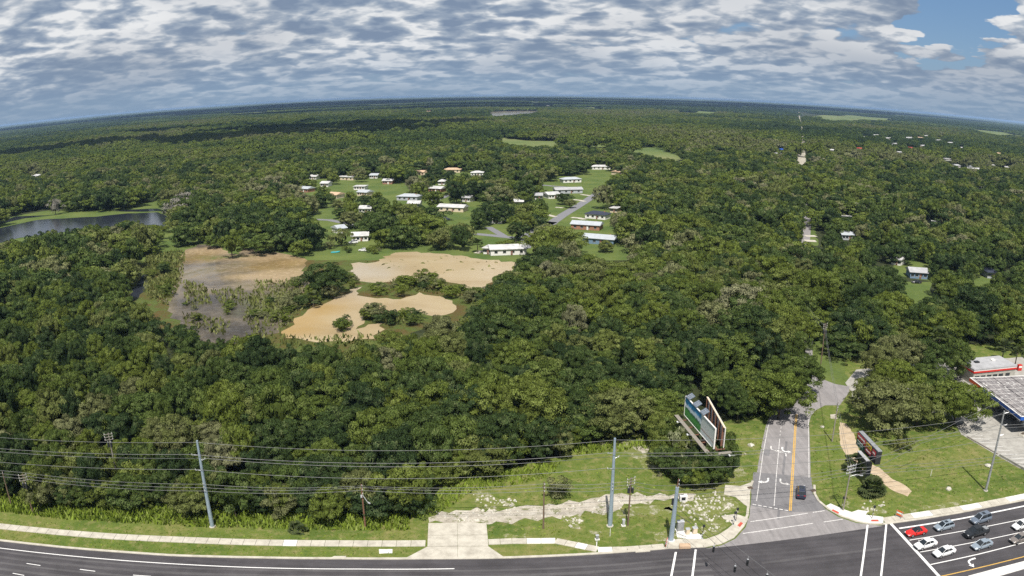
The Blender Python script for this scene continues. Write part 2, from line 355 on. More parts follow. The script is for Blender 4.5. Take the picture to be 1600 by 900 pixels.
# ------------------------------------------------------------------ mesh helpers
COL = scene.collection
def link(o): COL.objects.link(o); return o
def props(o, label=None, cat=None, group=None, kind=None):
    if label: o['label'] = label
    if cat: o['category'] = cat
    if group: o['group'] = group
    if kind: o['kind'] = kind
    return o
class MB:
    def __init__(s): s.v = []; s.f = []; s.mi = []; s.cur = 0
    def add(s, vs, fs):
        b = len(s.v); s.v += [tuple(v) for v in vs]; s.f += [tuple(b + i for i in f) for f in fs]; s.mi += [s.cur] * len(fs); return s
    def box(s, c, size, rz=0.0, top=1.0, topy=None):
        x, y, z = [q / 2 for q in size]; ty = top if topy is None else topy
        vs = [(-x, -y, -z), (x, -y, -z), (x, y, -z), (-x, y, -z), (-x * top, -y * ty, z), (x * top, -y * ty, z), (x * top, y * ty, z), (-x * top, y * ty, z)]
        ca, sa = math.cos(rz), math.sin(rz)
        vs = [(c[0] + a * ca - b * sa, c[1] + a * sa + b * ca, c[2] + d) for a, b, d in vs]
        return s.add(vs, [(0, 3, 2, 1), (4, 5, 6, 7), (0, 1, 5, 4), (1, 2, 6, 5), (2, 3, 7, 6), (3, 0, 4, 7)])
    def tube(s, a, b, r0, r1=None, n=8, cap=True):
        r1 = r0 if r1 is None else r1; a = Vector(a); b = Vector(b); d = (b - a).normalized()
        u = d.orthogonal().normalized(); w = d.cross(u); vs = []
        for p, r in ((a, r0), (b, r1)):
            for i in range(n):
                t = 2 * math.pi * i / n; vs.append(p + u * (r * math.cos(t)) + w * (r * math.sin(t)))
        fs = [(i, (i + 1) % n, n + (i + 1) % n, n + i) for i in range(n)]
        if cap: fs += [tuple(range(n))[::-1], tuple(range(n, 2 * n))]
        return s.add(vs, fs)
    def path(s, pts, r, n=6):
        for a, b in zip(pts[:-1], pts[1:]): s.tube(a, b, r, r, n, False)
        return s
    def prism(s, poly, z0, z1):
        n = len(poly); vs = [(x, y, z0) for x, y in poly] + [(x, y, z1) for x, y in poly]
        ar = sum(poly[i][0] * poly[(i + 1) % n][1] - poly[(i + 1) % n][0] * poly[i][1] for i in range(n))
        fs = [tuple(range(n))[::-1], tuple(range(n, 2 * n))] + [(i, (i + 1) % n, n + (i + 1) % n, n + i) for i in range(n)]
        if ar < 0: fs = [f[::-1] for f in fs]
        return s.add(vs, fs)
    def build(s, name, mat, parent=None, smooth=False, loc=None, rz=0.0, mats=None):
        me = bpy.data.meshes.new(name); me.from_pydata(s.v, [], s.f)
        for q in (mats or [mat]): me.materials.append(MATS[q] if isinstance(q, str) else q)
        if mats: me.polygons.foreach_set('material_index', s.mi)
        if smooth: me.polygons.foreach_set('use_smooth', [True] * len(me.polygons))
        me.update(); o = bpy.data.objects.new(name, me); link(o)
        if parent: o.parent = parent
        if loc: o.location = loc
        o.rotation_euler.z = rz
        return o
def empty(name, loc, rz=0.0, label=None, cat=None, group=None):
    o = bpy.data.objects.new(name, None); link(o); o.location = loc; o.rotation_euler.z = rz; o.empty_display_size = 0.5
    return props(o, label, cat, group)
def copy_tree(o, loc, rz=0.0, label=None, scale=None, group=None):
    c = o.copy(); link(c); c.location = loc; c.rotation_euler.z = rz
    if scale: c.scale = scale
    if label: c['label'] = label
    if group: c['group'] = group
    def rec(a, b):
        for ch in a.children:
            k = ch.copy(); link(k); k.parent = b; rec(ch, k)
    rec(o, c); return c
def ragged(pts, amp, step):
    out = []
    n = len(pts); rr = random.Random(int(abs(pts[0][0] * 13 + pts[0][1] * 7)) + n)
    for i in range(n):
        a = Vector(pts[i]); b = Vector(pts[(i + 1) % n]); d = b - a; L = d.length; k = max(1, int(L / step)); nn = Vector((-d.y, d.x)).normalized() if L > 0 else Vector((0, 0))
        for j in range(k):
            off = (rr.random() - 0.5) * 2 * amp * (0.4 if j == 0 else 1)
            q = a + d * (j / k) + nn * off; out.append((q.x, q.y))
    return out
def sheet(name, pts, z, mat, rag=0.0, step=2.0, kind='structure', parent=None):
    if rag: pts = ragged(pts, rag, step)
    bm = bmesh.new(); vs = [bm.verts.new((x, y, z)) for x, y in pts]
    f = bm.faces.new(vs); bm.normal_update()
    if f.normal.z < 0: f.normal_flip()
    bmesh.ops.triangulate(bm, faces=[f], quad_method='BEAUTY', ngon_method='EAR_CLIP')
    me = bpy.data.meshes.new(name); bm.to_mesh(me); bm.free(); me.materials.append(MATS[mat])
    o = bpy.data.objects.new(name, me); link(o); o.parent = parent
    if not parent: o['kind'] = kind
    return o
def offset_line(pts, d):
    out = []
    for i, p in enumerate(pts):
        a = Vector(pts[max(0, i - 1)]); b = Vector(pts[min(len(pts) - 1, i + 1)]); t = (b - a).normalized()
        out.append((p[0] - t.y * d, p[1] + t.x * d))
    return out
def ribbon_mb(mb, pts, w, z, w2=None):
    h = w / 2; A = offset_line(pts, h); B = offset_line(pts, -h); n = len(pts)
    vs = [(x, y, z) for x, y in A] + [(x, y, z) for x, y in B]
    return mb.add(vs, [(i, n + i, n + i + 1, i + 1) for i in range(n - 1)])
def ribbon(name, pts, w, z, mat, parent=None, kind='structure'):
    o = ribbon_mb(MB(), pts, w, z).build(name, mat, parent)
    if not parent: o['kind'] = kind
    return o
def slab_ribbon(mb, pts, w, z0, z1):
    A = offset_line(pts, w / 2); B = offset_line(pts, -w / 2); return mb.prism(A + B[::-1], z0, z1)
def resample(pts, step):
    out = [pts[0]]; 
    for a, b in zip(pts[:-1], pts[1:]):
        L = math.dist(a, b); k = max(1, round(L / step))
        for j in range(1, k + 1): out.append((a[0] + (b[0] - a[0]) * j / k, a[1] + (b[1] - a[1]) * j / k))
    return out
# ------------------------------------------------------------------ ground
g = MB(); g.add([(-25500, -12500, 0), (25500, -12500, 0), (25500, 36500, 0), (-25500, 36500, 0)], [(0, 1, 2, 3)])
gr = g.build('ground', 'forest_floor'); gr['kind'] = 'structure'
WOOD_EDGE = [(-60, 772), (0, 780), (60, 797), (100, 800), (150, 804), (220, 802), (280, 806), (333, 812), (400, 812), (483, 818), (560, 822), (640, 820), (650, 795), (662, 778), (690, 768), (717, 757), (760, 748), (801, 740), (840, 731), (873, 724), (884, 710), (888, 700), (919, 698), (965, 694), (1000, 688), (1029, 690), (1036, 712), (1036, 735), (1052, 752), (1085, 762), (1118, 768), (1130, 762), (1136, 735), (1134, 700), (1128, 670), (1160, 662), (1192, 656), (1204, 650)]
verge = [(-420, 96), (-260, 104), (-150, 118)] + [G(x, y - 10) for x, y in WOOD_EDGE] + [G(1215, 625), G(1262, 600), (88, 196), (100, 260), (118, 262), (120, 215), (150, 215), (260, 215), (420, 190), (420, -60), (-420, -60)]
sheet('grass_verge', verge, 0.02, 'grass')
sheet('dry_grass', GP([(930, 690), (1030, 690), (1036, 715), (1038, 740), (1020, 748), (1000, 720), (975, 705), (945, 702)]), 0.03, 'rubble', 0.8)
sheet('dry_grass', GP([(985, 697), (1024, 698), (1027, 706), (1005, 709)]), 0.035, 'gravel', 0.7, 1)
# ---- main road
NORTH = [(-420, 62), (-260, 82), (-160, 93.5), (-120, 98.6)] + GP([(0, 846), (100, 857), (200, 865), (267, 869.5), (400, 873), (530, 874.5), (667, 874.5), (800, 873), (931, 867), (1047, 858), (1100, 856)])
N2 = GP([(1380, 820.5), (1442, 812), (1500, 802.5), (1548, 793), (1600, 783)]) + [(140, 118.5), (200, 124), (420, 146)]
sheet('main_road', NORTH + [G(1160, 852), G(1270, 836)] + N2 + [(420, 118), (200, 99), (130, 89), (60, 74), (0, 76), (-60, 75), (-160, 64), (-420, 32)], 0.045, 'new_asphalt')
TN2 = resample(NORTH, 8)
for k, d_ in enumerate((3.4, 5.1, 6.9, 8.7, 10.6, 12.4)):
    ribbon('tyre_track', offset_line(TN2, -d_), .75 if k % 2 else .55, 0.051 + k * .0005, 'worn_asphalt')
ribbon('tyre_track', GP([(1190, 880), (1290, 868), (1380, 857)]), .7, 0.0555, 'worn_asphalt')
# ---- side road
SR_L = [(1140, 859), (1160, 838), (1170, 812), (1172.5, 790), (1178, 765), (1183, 735), (1189, 700), (1196, 668), (1206, 640), (1222, 612), (1240, 590), (1249, 572), (1252.5, 560)]
SR_R = [(1380, 822), (1338, 817.5), (1311, 808.5), (1291, 796.5), (1275, 783), (1268, 770), (1266.5, 747), (1266, 715), (1265, 680), (1264, 662), (1267, 650), (1275, 641), (1289, 633.5), (1312, 633.5), (1327, 613), (1327, 604), (1304, 600), (1281, 591), (1267, 576), (1262, 560)]
sheet('side_road', GP([(1102, 858), (1127, 852.5), (1149, 842), (1165, 824), (1171, 806)] + SR_L[3:]) + GP(SR_R[::-1]), 0.05, 'old_asphalt')
# asphalt in front of the shop, road to the north
rdn = [G(1257.5, 562), (96, 228), (104, 248), (113.5, 271), (131, 314), (158, 388), (191, 468), (243, 615), (330, 835), (500, 1265), (790, 2010), (1264, 3252), (2300, 5950), (5000, 12960)]
ribbon('narrow_road', rdn[:8], 4.6, 0.055, 'old_asphalt')
ribbon('sandy_track', rdn[7:], 6.5, 0.3, 'gravel')
sheet('asphalt_patch', GP([(1177, 738), (1268, 746), (1270, 772), (1291, 797), (1236, 801), (1172.5, 790)]), 0.056, 'patch_asphalt', 0.15, 2)
sheet('asphalt_patch', GP([(1193, 702), (1203.5, 703), (1202, 713), (1191.5, 711)]), 0.057, 'patch_asphalt')
# ---- painted markings
paint = MB(); PZ = 0.062
def line(px, w, mb=None, dash=None):
    pts = GP(px) if isinstance(px[0], tuple) else px
    ribbon_mb(mb or paint, pts, w, PZ)
ROADMK = empty('road_markings', (0, 0, 0)); ROADMK['kind'] = 'structure'
def mark(name, pxs, w, mat='white_paint', z=PZ):
    mb = MB(); ribbon_mb(mb, GP(pxs), w, z); return mb.build(name, mat, ROADMK)
mark('edge_line', [(-60, 846), (0, 856.7), (100, 868), (200, 876.7), (300, 883), (400, 887.3), (560, 889.5), (710, 889)], 0.22)
for a, b in (((41.7, 880.7), (63.3, 884)), ((125, 890), (149, 893)), ((208, 899), (236, 901)), ((20, 896), (38, 899.5)), ((-30, 868), (-14, 871))):
    mark('lane_dash', [a, b], 0.18)
for a, b in (((1056, 863), (1046, 915)), ((1087, 859), (1080, 915)), ((1355.5, 820.5), (1343.5, 910)), ((1385, 817), (1375.5, 910))):
    mark('crosswalk_line', [a, b], 0.36)
mark('stop_line', [(1391.5, 818), (1470, 904)], 0.62)
mark('lane_line', [(1404.8, 826), (1500, 811), (1600, 791), (1640, 782)], 0.42)
mark('lane_line', [(1421, 844.4), (1510, 829), (1600, 811), (1640, 802)], 0.2)
mark('lane_line', [(1437.8, 863), (1520, 848), (1600, 831), (1640, 822)], 0.2)
mark('lane_line', [(1454, 882.5), (1530, 866), (1600, 848), (1640, 838)], 0.24)
mark('yellow_line', [(1470, 901), (1540, 885), (1600, 870), (1640, 860)], 0.24, 'yellow_paint')
mark('crosswalk_line', [(1172.5, 815.5), (1262, 802.3)], 0.24, 'worn_paint'); mark('crosswalk_line', [(1270, 801), (1289, 798.2)], 0.24, 'worn_paint')
mark('crosswalk_line', [(1160.5, 834), (1270, 818)], 0.24, 'worn_paint'); mark('crosswalk_line', [(1287, 816), (1317, 811.6)], 0.24, 'worn_paint')
for i in range(7):
    x = 1176 + i * 8.3; mark('stop_dash', [(x, 788.2 + i * 1.5), (x + 5.6, 789.3 + i * 1.5)], 0.3, 'worn_paint')
mark('edge_line', [(1182, 783), (1192, 710), (1199.8, 668), (1206, 650)], 0.15, 'worn_paint')
mark('edge_line', [(1264, 747), (1263.7, 713.5), (1263, 663), (1264, 655)], 0.15, 'worn_paint')
mark('lane_line', [(1209.5, 791), (1213.3, 739.5), (1218.2, 686)], 0.15, 'worn_paint')
for a, b in (((1218.7, 681), (1219, 678.5)), ((1219.3, 675.5), (1219.7, 673)), ((1220, 670), (1220.5, 667))): mark('lane_dash', [a, b], 0.15, 'worn_paint')
mark('yellow_line', [(1233.4, 798.6), (1236.6, 747), (1239.3, 705), (1242, 663), (1243.5, 648)], 0.22, 'yellow_paint')
mark('yellow_line', [(1235.9, 798.6), (1239.1, 747), (1241.6, 705), (1244, 663), (1245.5, 648)], 0.22, 'yellow_paint')
def arrow(px, rz, kind, s=1.0, mat='worn_paint'):
    cx, cy = G(*px); mb = MB(); T = lambda x, y: (cx + s * (x * math.cos(rz) - y * math.sin(rz)), cy + s * (x * math.sin(rz) + y * math.cos(rz)), PZ + 0.001)
    def poly(pts): mb.add([T(*p) for p in pts], [tuple(range(len(pts)))])
    # stem along +y then curve to the left (-x)
    sx = 1 if kind == 'left' else -1
    pts = [(0.45 * sx, -1.3), (0.45 * sx, -0.3), (0.25 * sx, 0.25), (-0.2 * sx, 0.5), (-0.7 * sx, 0.5)]
    for a, b in zip(pts[:-1], pts[1:]):
        d = Vector(b) - Vector(a); n = Vector((-d.y, d.x)).normalized() * 0.16
        poly([(a[0] - n.x, a[1] - n.y), (b[0] - n.x, b[1] - n.y), (b[0] + n.x, b[1] + n.y), (a[0] + n.x, a[1] + n.y)])
    poly([(-0.6 * sx, 0.0), (-0.6 * sx, 1.0), (-1.35 * sx, 0.5)])
    if kind == 'both':
        poly([(0.6, -0.2), (1.0, 0.5), (0.2, 0.5)])
    return mb.build('turn_arrow', mat, ROADMK)
SA = R_(-20)
arrow((1208, 702), SA + math.pi, 'left', 1.15); arrow((1196, 752), SA + math.pi, 'right', 1.15, 'white_paint')
arrow((1226, 704), SA + math.pi, 'left', 1.25, 'white_paint'); arrow((1223, 754), SA + math.pi, 'left', 1.15)
arrow((1225, 709), SA, 'left', 1.0); arrow((1517, 878), R_(100), 'left', 1.25, 'white_paint')
# dark oil trail between the wheels of the middle lane
ribbon('tyre_stain', GP([(1215.5, 812), (1219, 785), (1222, 755), (1226, 715), (1229, 690)]), 0.5, 0.058, 'patch_asphalt')
# ---- kerbs and pavement
KERB = []
def kerb(px, w=0.55, z1=0.15, name='kerb'):
    pts = GP(px) if len(px[0]) == 2 and abs(px[0][0]) + abs(px[0][1]) > 600 else px
    mb = MB(); slab_ribbon(mb, pts, w, 0.0, z1); o = mb.build(name, 'concrete'); o['kind'] = 'structure'; return o
def up(pts, d): return offset_line(pts, d)
kn = resample(NORTH, 6)
k0 = kerb(up(kn, 0.3))
k1 = kerb(up(N2, 0.3))
kc = GP([(1100, 856), (1127, 850.5), (1147, 841), (1163, 823), (1169.5, 806), (1171.5, 788), (1172, 768), (1178, 752)])
kerb(up(kc, 0.25), 0.5)
kd = GP([(1270.5, 758), (1271, 772), (1277, 783), (1292, 795.5), (1312, 807), (1338, 816), (1360, 820), (1380, 820)])
kerb(up(kd[::-1], -0.25), 0.5)
# median at the lower right
med = GP([(1512, 901), (1560, 888), (1600, 877.7), (1660, 862)]); med2 = GP([(1660, 876), (1600, 889.5), (1564, 900), (1530, 909)])
mb = MB(); mb.prism(med + med2, 0.0, 0.16); o = mb.build('median', 'new_concrete'); o['kind'] = 'structure'
# pavement of separate cast slabs
def slabs(name, px, w, step, new=(), z=0.13):
    pts = resample(GP(px), step); par = empty(name, (0, 0, 0)); par['kind'] = 'structure'
    for i, (a, b) in enumerate(zip(pts[:-1], pts[1:])):
        d = Vector(b) - Vector(a); n = d.normalized(); a2 = Vector(a) + n * 0.03; b2 = Vector(b) - n * 0.03; t = Vector((-n.y, n.x)) * (w / 2)
        mb = MB(); mb.prism([tuple(a2 + t), tuple(b2 + t), tuple(b2 - t), tuple(a2 - t)], 0.0, z + ((i * 7) % 3) * 0.004)
        mb.build('slab', 'new_concrete' if i in new else 'concrete', par)
    return par
slabs('pavement', [(-60, 816), (0, 822.7), (90, 832), (180, 839), (287, 844), (400, 848), (530, 849.5), (665, 849.5)], 1.9, 2.4, (29, 45, 50, 51, 60))
slabs('pavement', [(763, 847.5), (800, 846), (868, 845.5), (900, 852), (934, 859)], 1.7, 2.3, (3, 4, 7))
slabs('pavement', [(934, 860), (980, 859), (1038, 854.5)], 1.7, 2.3, (0,))
slabs('pavement', [(1380, 814), (1425, 806.5), (1470, 800), (1517, 792.5), (1560, 784), (1600, 776), (1640, 767)], 1.9, 2.4, (3, 4, 8, 9, 13, 14, 15))
# driveway apron
def conc(name, px, z, mat='concrete', rag=0, parent=None):
    mb = MB(); pts = GP(px); pts = ragged(pts, rag, 1.0) if rag else pts
    mb.prism(pts, 0.0, z); o = mb.build(name, mat, parent)
    if not parent: o['kind'] = 'structure'
    return o
ap = empty('driveway_apron', (0, 0, 0)); ap['kind'] = 'structure'
conc('slab', [(669.5, 818.3), (714.7, 818), (714.7, 836.7), (668.7, 837)], 0.16, parent=ap); conc('slab', [(715, 818), (760, 818.2), (761.6, 836.5), (715, 836.7)], 0.155, parent=ap)
conc('slab', [(668.6, 837.7), (714.7, 837.4), (714.7, 854), (668, 854.6)], 0.16, parent=ap); conc('slab', [(715, 837.4), (761.8, 837.2), (763, 854), (715, 854)], 0.155, parent=ap)
conc('slab', [(667.5, 855.3), (714.7, 854.8), (714.7, 872.5), (634, 873)], 0.158, parent=ap); conc('slab', [(715, 854.8), (763.2, 854.8), (788, 871.8), (715, 872.5)], 0.16, parent=ap)
# corner ramps
conc('corner_ramp', [(1040, 848), (1060, 842.5), (1075, 844), (1103, 843), (1123, 836), (1137, 827), (1145, 820), (1138, 814), (1130, 811), (1127, 807), (1150, 804), (1166, 809), (1169, 812), (1162, 824), (1147, 840), (1127, 849.7), (1100, 855), (1066, 858), (1040, 858)], 0.14)
conc('corner_ramp', [(1131, 773), (1133, 758.5), (1157, 760), (1175, 753.5), (1171, 775), (1169.5, 793), (1162, 788), (1149, 777)], 0.1)
conc('corner_ramp', [(1289.7, 791.5), (1297.7, 787.6), (1316, 796), (1330.6, 801), (1341, 797.5), (1356, 800), (1352, 805), (1380, 808.6), (1380, 819), (1355.5, 819), (1331, 813), (1311.5, 805.6), (1297, 797)], 0.14, 'new_concrete')
pads = empty('tactile_paving', (0, 0, 0)); pads['kind'] = 'structure'
for px in ([(1152, 822), (1157, 816.5), (1161, 818.5), (1156, 824.5)], [(1301, 796.5), (1311, 801.5), (1309.5, 804), (1299.5, 799)], [(1361, 813), (1372, 813), (1373, 815.7), (1361, 815.7)]):
    mb = MB(); mb.prism(GP(px), 0.10, 0.165); mb.build('tactile_mat', 'red_tile', pads)
conc('drain_inlet', [(522, 870), (541, 869.8), (541, 873.5), (515, 873.5)], 0.17); conc('drain_inlet', [(992, 861), (1015, 859.7), (1016, 862.3), (993, 864)], 0.17)
conc('concrete_mat', [(592, 858.5), (614, 858.3), (613, 865), (592, 865.5)], 0.06, 'new_concrete', 0.25)
# gravel track, rubble
sheet('gravel_track', GP([(668, 808), (690, 800), (735, 797), (790, 794), (870, 790), (925, 779), (985, 774), (1055, 771), (1085, 772), (1090, 780), (1050, 781), (1000, 786), (960, 797), (905, 804), (885, 812), (850, 808), (810, 816), (765, 820), (762, 817.5), (668, 817)]), 0.03, 'gravel', 1.3, 1.3)
for px in ([(735, 768), (748, 765), (775, 778), (808, 782), (806, 792), (760, 796), (745, 785)], [(880, 806), (905, 803), (915, 812), (907, 826), (893, 826), (882, 815)], [(1085, 775), (1125, 766), (1150, 782), (1155, 796), (1132, 803), (1120, 812), (1140, 820), (1122, 833), (1095, 838), (1098, 815), (1075, 800), (1050, 800), (1035, 795), (1048, 788), (1085, 790)], [(960, 798), (1000, 790), (1045, 792), (1060, 800), (1010, 806), (965, 806)], [(786, 836), (822, 834), (822, 842), (788, 842)], [(1015, 832), (1060, 826), (1066, 838), (1040, 845), (1020, 842)], [(1318, 782), (1330, 785), (1326, 795), (1310, 790)], [(1350, 792), (1378, 790), (1384, 804), (1352, 803)], [(1420, 795), (1470, 786), (1520, 778), (1522, 783), (1460, 797), (1425, 800)], [(1162, 700), (1172, 702), (1168, 712), (1160, 708)], [(1142, 733), (1160, 728), (1166, 744), (1146, 748)], [(920, 829), (950, 826), (955, 834), (925, 836)]):
    sheet('rubble_patch', GP(px), 0.036, 'rubble', 0.7, 1.0)
# tan curved path by the sign and lot
sheet('sandy_path', GP([(1312, 660), (1322, 662), (1335, 680), (1341, 700), (1352, 722), (1374, 731), (1395, 749), (1412, 757), (1425, 768), (1418, 776), (1398, 768), (1380, 757), (1372, 745), (1350, 736), (1335, 722), (1322, 711), (1314, 697), (1311, 678)]), 0.04, 'dirt', 0.15, 1.0)
conc('manhole_pad', [(1297, 648), (1306, 647), (1309, 655), (1298, 654)], 0.05, 'gravel')
lot = [G(1502, 679), G(1564, 715.5), G(1593, 732), (118, 124), (150, 126), (230, 135), (230, 205), (160, 200), (128, 200), (100, 196), (92, 186), (91, 179), (88, 172), (100, 164), (112, 160)]
sheet('parking_lot', lot, 0.048, 'lot_concrete')
LOT = empty('lot_markings', (0, 0, 0)); LOT['kind'] = 'structure'
A0, A1 = Vector(G(1503, 678)), Vector(G(1596, 731)); ld = (A1 - A0).normalized(); ln = Vector((-ld.y, ld.x))
Llot = (A1 - A0).length
for i in range(9):
    p = A0 + ld * (0.8 + i * Llot / 8.6); q = p + ln * 4.6 + ld * 2.4
    mb = MB(); ribbon_mb(mb, [tuple(p + ln * 0.5), tuple(q)], 0.13, 0.056); mb.build('bay_line', 'white_paint', LOT)
# timber edging of the lot
mb = MB(); slab_ribbon(mb, [tuple(A0 + ld * 2 - ln * 0.2), tuple(A0 + ld * (Llot * 0.62) - ln * 0.2)], 0.3, 0, 0.3)
props(mb.build('lot_edging', 'grey_wood'), 'low weathered timber edging along the lot beside the grass', 'edging')
mb = MB(); slab_ribbon(mb, [tuple(A0 + ld * (Llot * 0.66) - ln * 0.3), tuple(A0 + ld * (Llot + 3) - ln * 0.3)], 0.45, 0, 0.6)
props(mb.build('retaining_wall', 'lot_concrete'), 'low concrete retaining wall at the lower corner of the gas station lot', 'wall')
# ---- wet ground with tan silt water
sheet('marsh_ground', GP([(180, 480), (205, 430), (228, 392), (262, 388), (300, 378), (400, 372), (560, 385), (560, 400), (640, 388), (800, 404), (800, 425), (770, 455), (730, 485), (715, 505), (640, 520), (600, 545), (520, 552), (400, 548), (290, 535), (200, 505)]), 0.03, 'marsh', 2.0, 8)
sheet('flooded_ground', GP([(250, 470), (275, 440), (277, 402), (292, 390), (310, 382), (345, 384), (355, 396), (375, 398), (378, 388), (440, 396), (475, 404), (480, 450), (470, 480), (440, 520), (350, 540), (290, 520), (262, 480)]), 0.05, 'swamp', 2.0, 5)
sheet('flooded_ground', GP([(195, 475), (222, 430), (236, 425), (232, 445), (215, 468)]), 0.05, 'pond', 1.0, 4)
sheet('silt_water', GP([(548, 412), (585, 410), (610, 397), (640, 393.5), (680, 396), (730, 401), (806, 411), (800, 424), (772, 432), (758, 450), (742, 452), (715, 443), (690, 436), (640, 432), (612, 440), (575, 441), (556, 436), (545, 424)]), 0.07, 'silt_water', 1.8, 3)
sheet('silt_water', GP([(452, 512), (462, 498), (488, 480), (520, 468), (556, 450), (566, 448), (556, 462), (590, 466), (628, 468), (655, 457), (690, 464), (712, 478), (706, 488), (680, 494), (640, 489), (600, 488), (566, 497), (558, 515), (575, 507), (600, 505), (585, 530), (540, 535), (480, 533), (445, 528), (436, 520)]), 0.07, 'silt_water', 1.6, 3)
# pond on the left with mown banks
sheet('pond_bank', GP([(-60, 360), (0, 344), (30, 336), (75, 329), (150, 326), (200, 322), (232, 316), (246, 314), (262, 326), (272, 340), (275, 360), (262, 362), (200, 362), (100, 372), (0, 385), (-60, 400)]), 0.05, 'lawn', 1.5, 8)
sheet('pond_water', GP([(-80, 372), (-40, 365), (0, 356.5), (60, 343.5), (110, 341), (150, 339), (200, 333.5), (246, 332), (256, 336), (262, 346), (262, 356), (200, 354), (140, 358), (90, 364), (30, 372), (0, 380), (-80, 400)]), 0.12, 'pond', 1.5, 8)
sheet('pond_water', GP([(0, 347), (24, 338.5), (60, 337), (90, 336), (40, 341), (0, 350.5)]), 0.12, 'pond', 1.0, 6)
sheet('pond_water', GP([(170, 330), (220, 327), (246, 326), (258, 330), (200, 331)]), 0.12, 'pond', 1.0, 6)
sheet('lawn', GP([(258, 350), (275, 346), (280, 360), (275, 380), (262, 372)]), 0.06, 'lawn', 1.0, 4)
# neighbourhood lawns and streets
sheet('lawn', [(-215, 345), (-120, 348), (-60, 345), (8, 340), (70, 345), (72, 400), (70, 470), (95, 560), (125, 700), (150, 860), (60, 880), (-60, 860), (-180, 800), (-280, 700), (-290, 560), (-250, 440)], 0.04, 'lawn')
ST = {}
def street(px, w, name='street', mat='far_asphalt', z=0.10): return ribbon(name, GP(px) if px[0][1] > 100 and px[0][0] >= 0 else px, w, z, mat)
street([(858, 352), (864, 347), (880, 336), (905, 321), (925, 308), (937, 300)], 6.6)
street([(740, 365.5), (768, 368), (800, 371.5), (818, 371), (830, 364), (838, 359), (852, 353), (864, 347)], 5.5)
street([(763, 355), (775, 362), (790, 371)], 4.5, z=0.11)
street([(820, 388), (822, 378), (826, 370)], 6, z=0.11)
street([(492, 343), (515, 344), (540, 349), (560, 354)], 5)
street([(676, 314), (690, 309), (703, 304)], 6); street([(610, 336), (625, 334), (632, 331)], 6)
street([(845, 289), (865, 291), (905, 294)], 5)
dw = [([(893, 340), (905, 341), (914, 343)], 4), ([(868, 339), (860, 337), (852, 335)], 3.5), ([(895, 312), (905, 313), (914, 315)], 3.5), ([(908, 304), (922, 306)], 3.5), ([(880, 325), (868, 324)], 3), ([(754, 392), (744, 396)], 3), ([(1258, 369), (1275, 369)], 5), ([(1257, 376), (1275, 377)], 6)]
for px, w in dw: ribbon('driveway', GP(px), w, 0.13, 'concrete')
# open strip of grass and other clearings on the right, far fields
for px in ([(1256, 330), (1272, 332), (1277, 384), (1255, 384)], [(1258, 418), (1284, 418), (1284, 434), (1258, 434)], [(1264, 455), (1292, 460), (1300, 505), (1262, 500)], [(1262, 500), (1302, 500), (1330, 604), (1304, 600), (1281, 590), (1266, 574)], [(1404, 440), (1456, 440), (1456, 476), (1404, 476)], [(1520, 432), (1566, 432), (1566, 450), (1520, 450)], [(1385, 385), (1415, 385), (1460, 410), (1460, 440), (1400, 430)]):
    sheet('lawn', ragged(GP(px), 1.0, 5), 0.04, 'lawn')
for px in ([(1270, 182), (1305, 177), (1335, 177), (1360, 182), (1412, 186), (1404, 191), (1290, 190)], [(1482, 197), (1520, 200), (1600, 209), (1660, 216), (1600, 214.5), (1560, 213.5), (1490, 200.5)], [(636, 179.5), (672, 178), (672, 184), (640, 185)], [(768, 212), (790, 213), (830, 217), (885, 219), (888, 228), (850, 231), (790, 227), (768, 222)], [(908, 220), (952, 222), (954, 234), (908, 232)], [(970, 230), (1042, 227), (1042, 236), (1070, 244), (1070, 254), (1040, 250), (985, 240)], [(405, 236), (500, 234), (500, 240), (405, 242)], [(560, 162.5), (640, 160), (655, 163), (570, 167)], [(340, 177.5), (425, 171.5), (440, 175), (350, 181)], [(900, 166.5), (965, 168.5), (955, 172.5), (898, 171)], [(1060, 172), (1125, 175.5), (1110, 179), (1058, 176.5)]):
    sheet('field', GP(px), 0.3, 'field', 3.0, 30)
sheet('lake', GP([(760, 173.5), (800, 171.2), (842, 170.5), (846, 178), (800, 182.5), (764, 183)]), 0.4, 'swamp', 8.0, 60)
sheet('sand_patch', GP([(1243, 236), (1258, 236), (1260, 262), (1243, 262)]), 0.35, 'gravel')
sheet('sand_patch', GP([(-10, 469), (12, 469), (14, 474), (-10, 475)]), 0.05, 'gravel')
# ------------------------------------------------------------------ vehicles
def paint_mat(name, c, rough=0.28, metal=0.0):
    m = M(name, c, rough, metal, var=0.02, spec=0.6); return name
paint_mat('red_car', (0.62, 0.02, 0.015)); paint_mat('white_car', (0.78, 0.78, 0.78)); paint_mat('silver_car', (0.34, 0.40, 0.46), 0.3, 0.4)
paint_mat('blue_grey_car', (0.20, 0.24, 0.30), 0.3, 0.4); paint_mat('black_car', (0.015, 0.017, 0.02), 0.2); paint_mat('tan_car', (0.24, 0.21, 0.19), 0.3, 0.3)
paint_mat('dark_blue_car', (0.03, 0.035, 0.06), 0.2)
def loft(st, closed=True):
    mb = MB(); rings = []
    for x, hw, z0, z1 in st:
        rings.append([(x, -hw * 0.93, z0), (x, -hw, z0 + (z1 - z0) * 0.35), (x, -hw * 0.98, z0 + (z1 - z0) * 0.75), (x, -hw * 0.86, z1), (x, 0, z1 + 0.03), (x, hw * 0.86, z1), (x, hw * 0.98, z0 + (z1 - z0) * 0.75), (x, hw, z0 + (z1 - z0) * 0.35), (x, hw * 0.93, z0)])
    n = 9; vs = [p for r in rings for p in r]; fs = []
    for i in range(len(rings) - 1):
        for j in range(n): fs.append((i * n + j, (i + 1) * n + j, (i + 1) * n + (j + 1) % n, i * n + (j + 1) % n))
    fs += [tuple(range(n)), tuple(range((len(rings) - 1) * n, len(rings) * n))[::-1]]
    return mb.add(vs, fs)
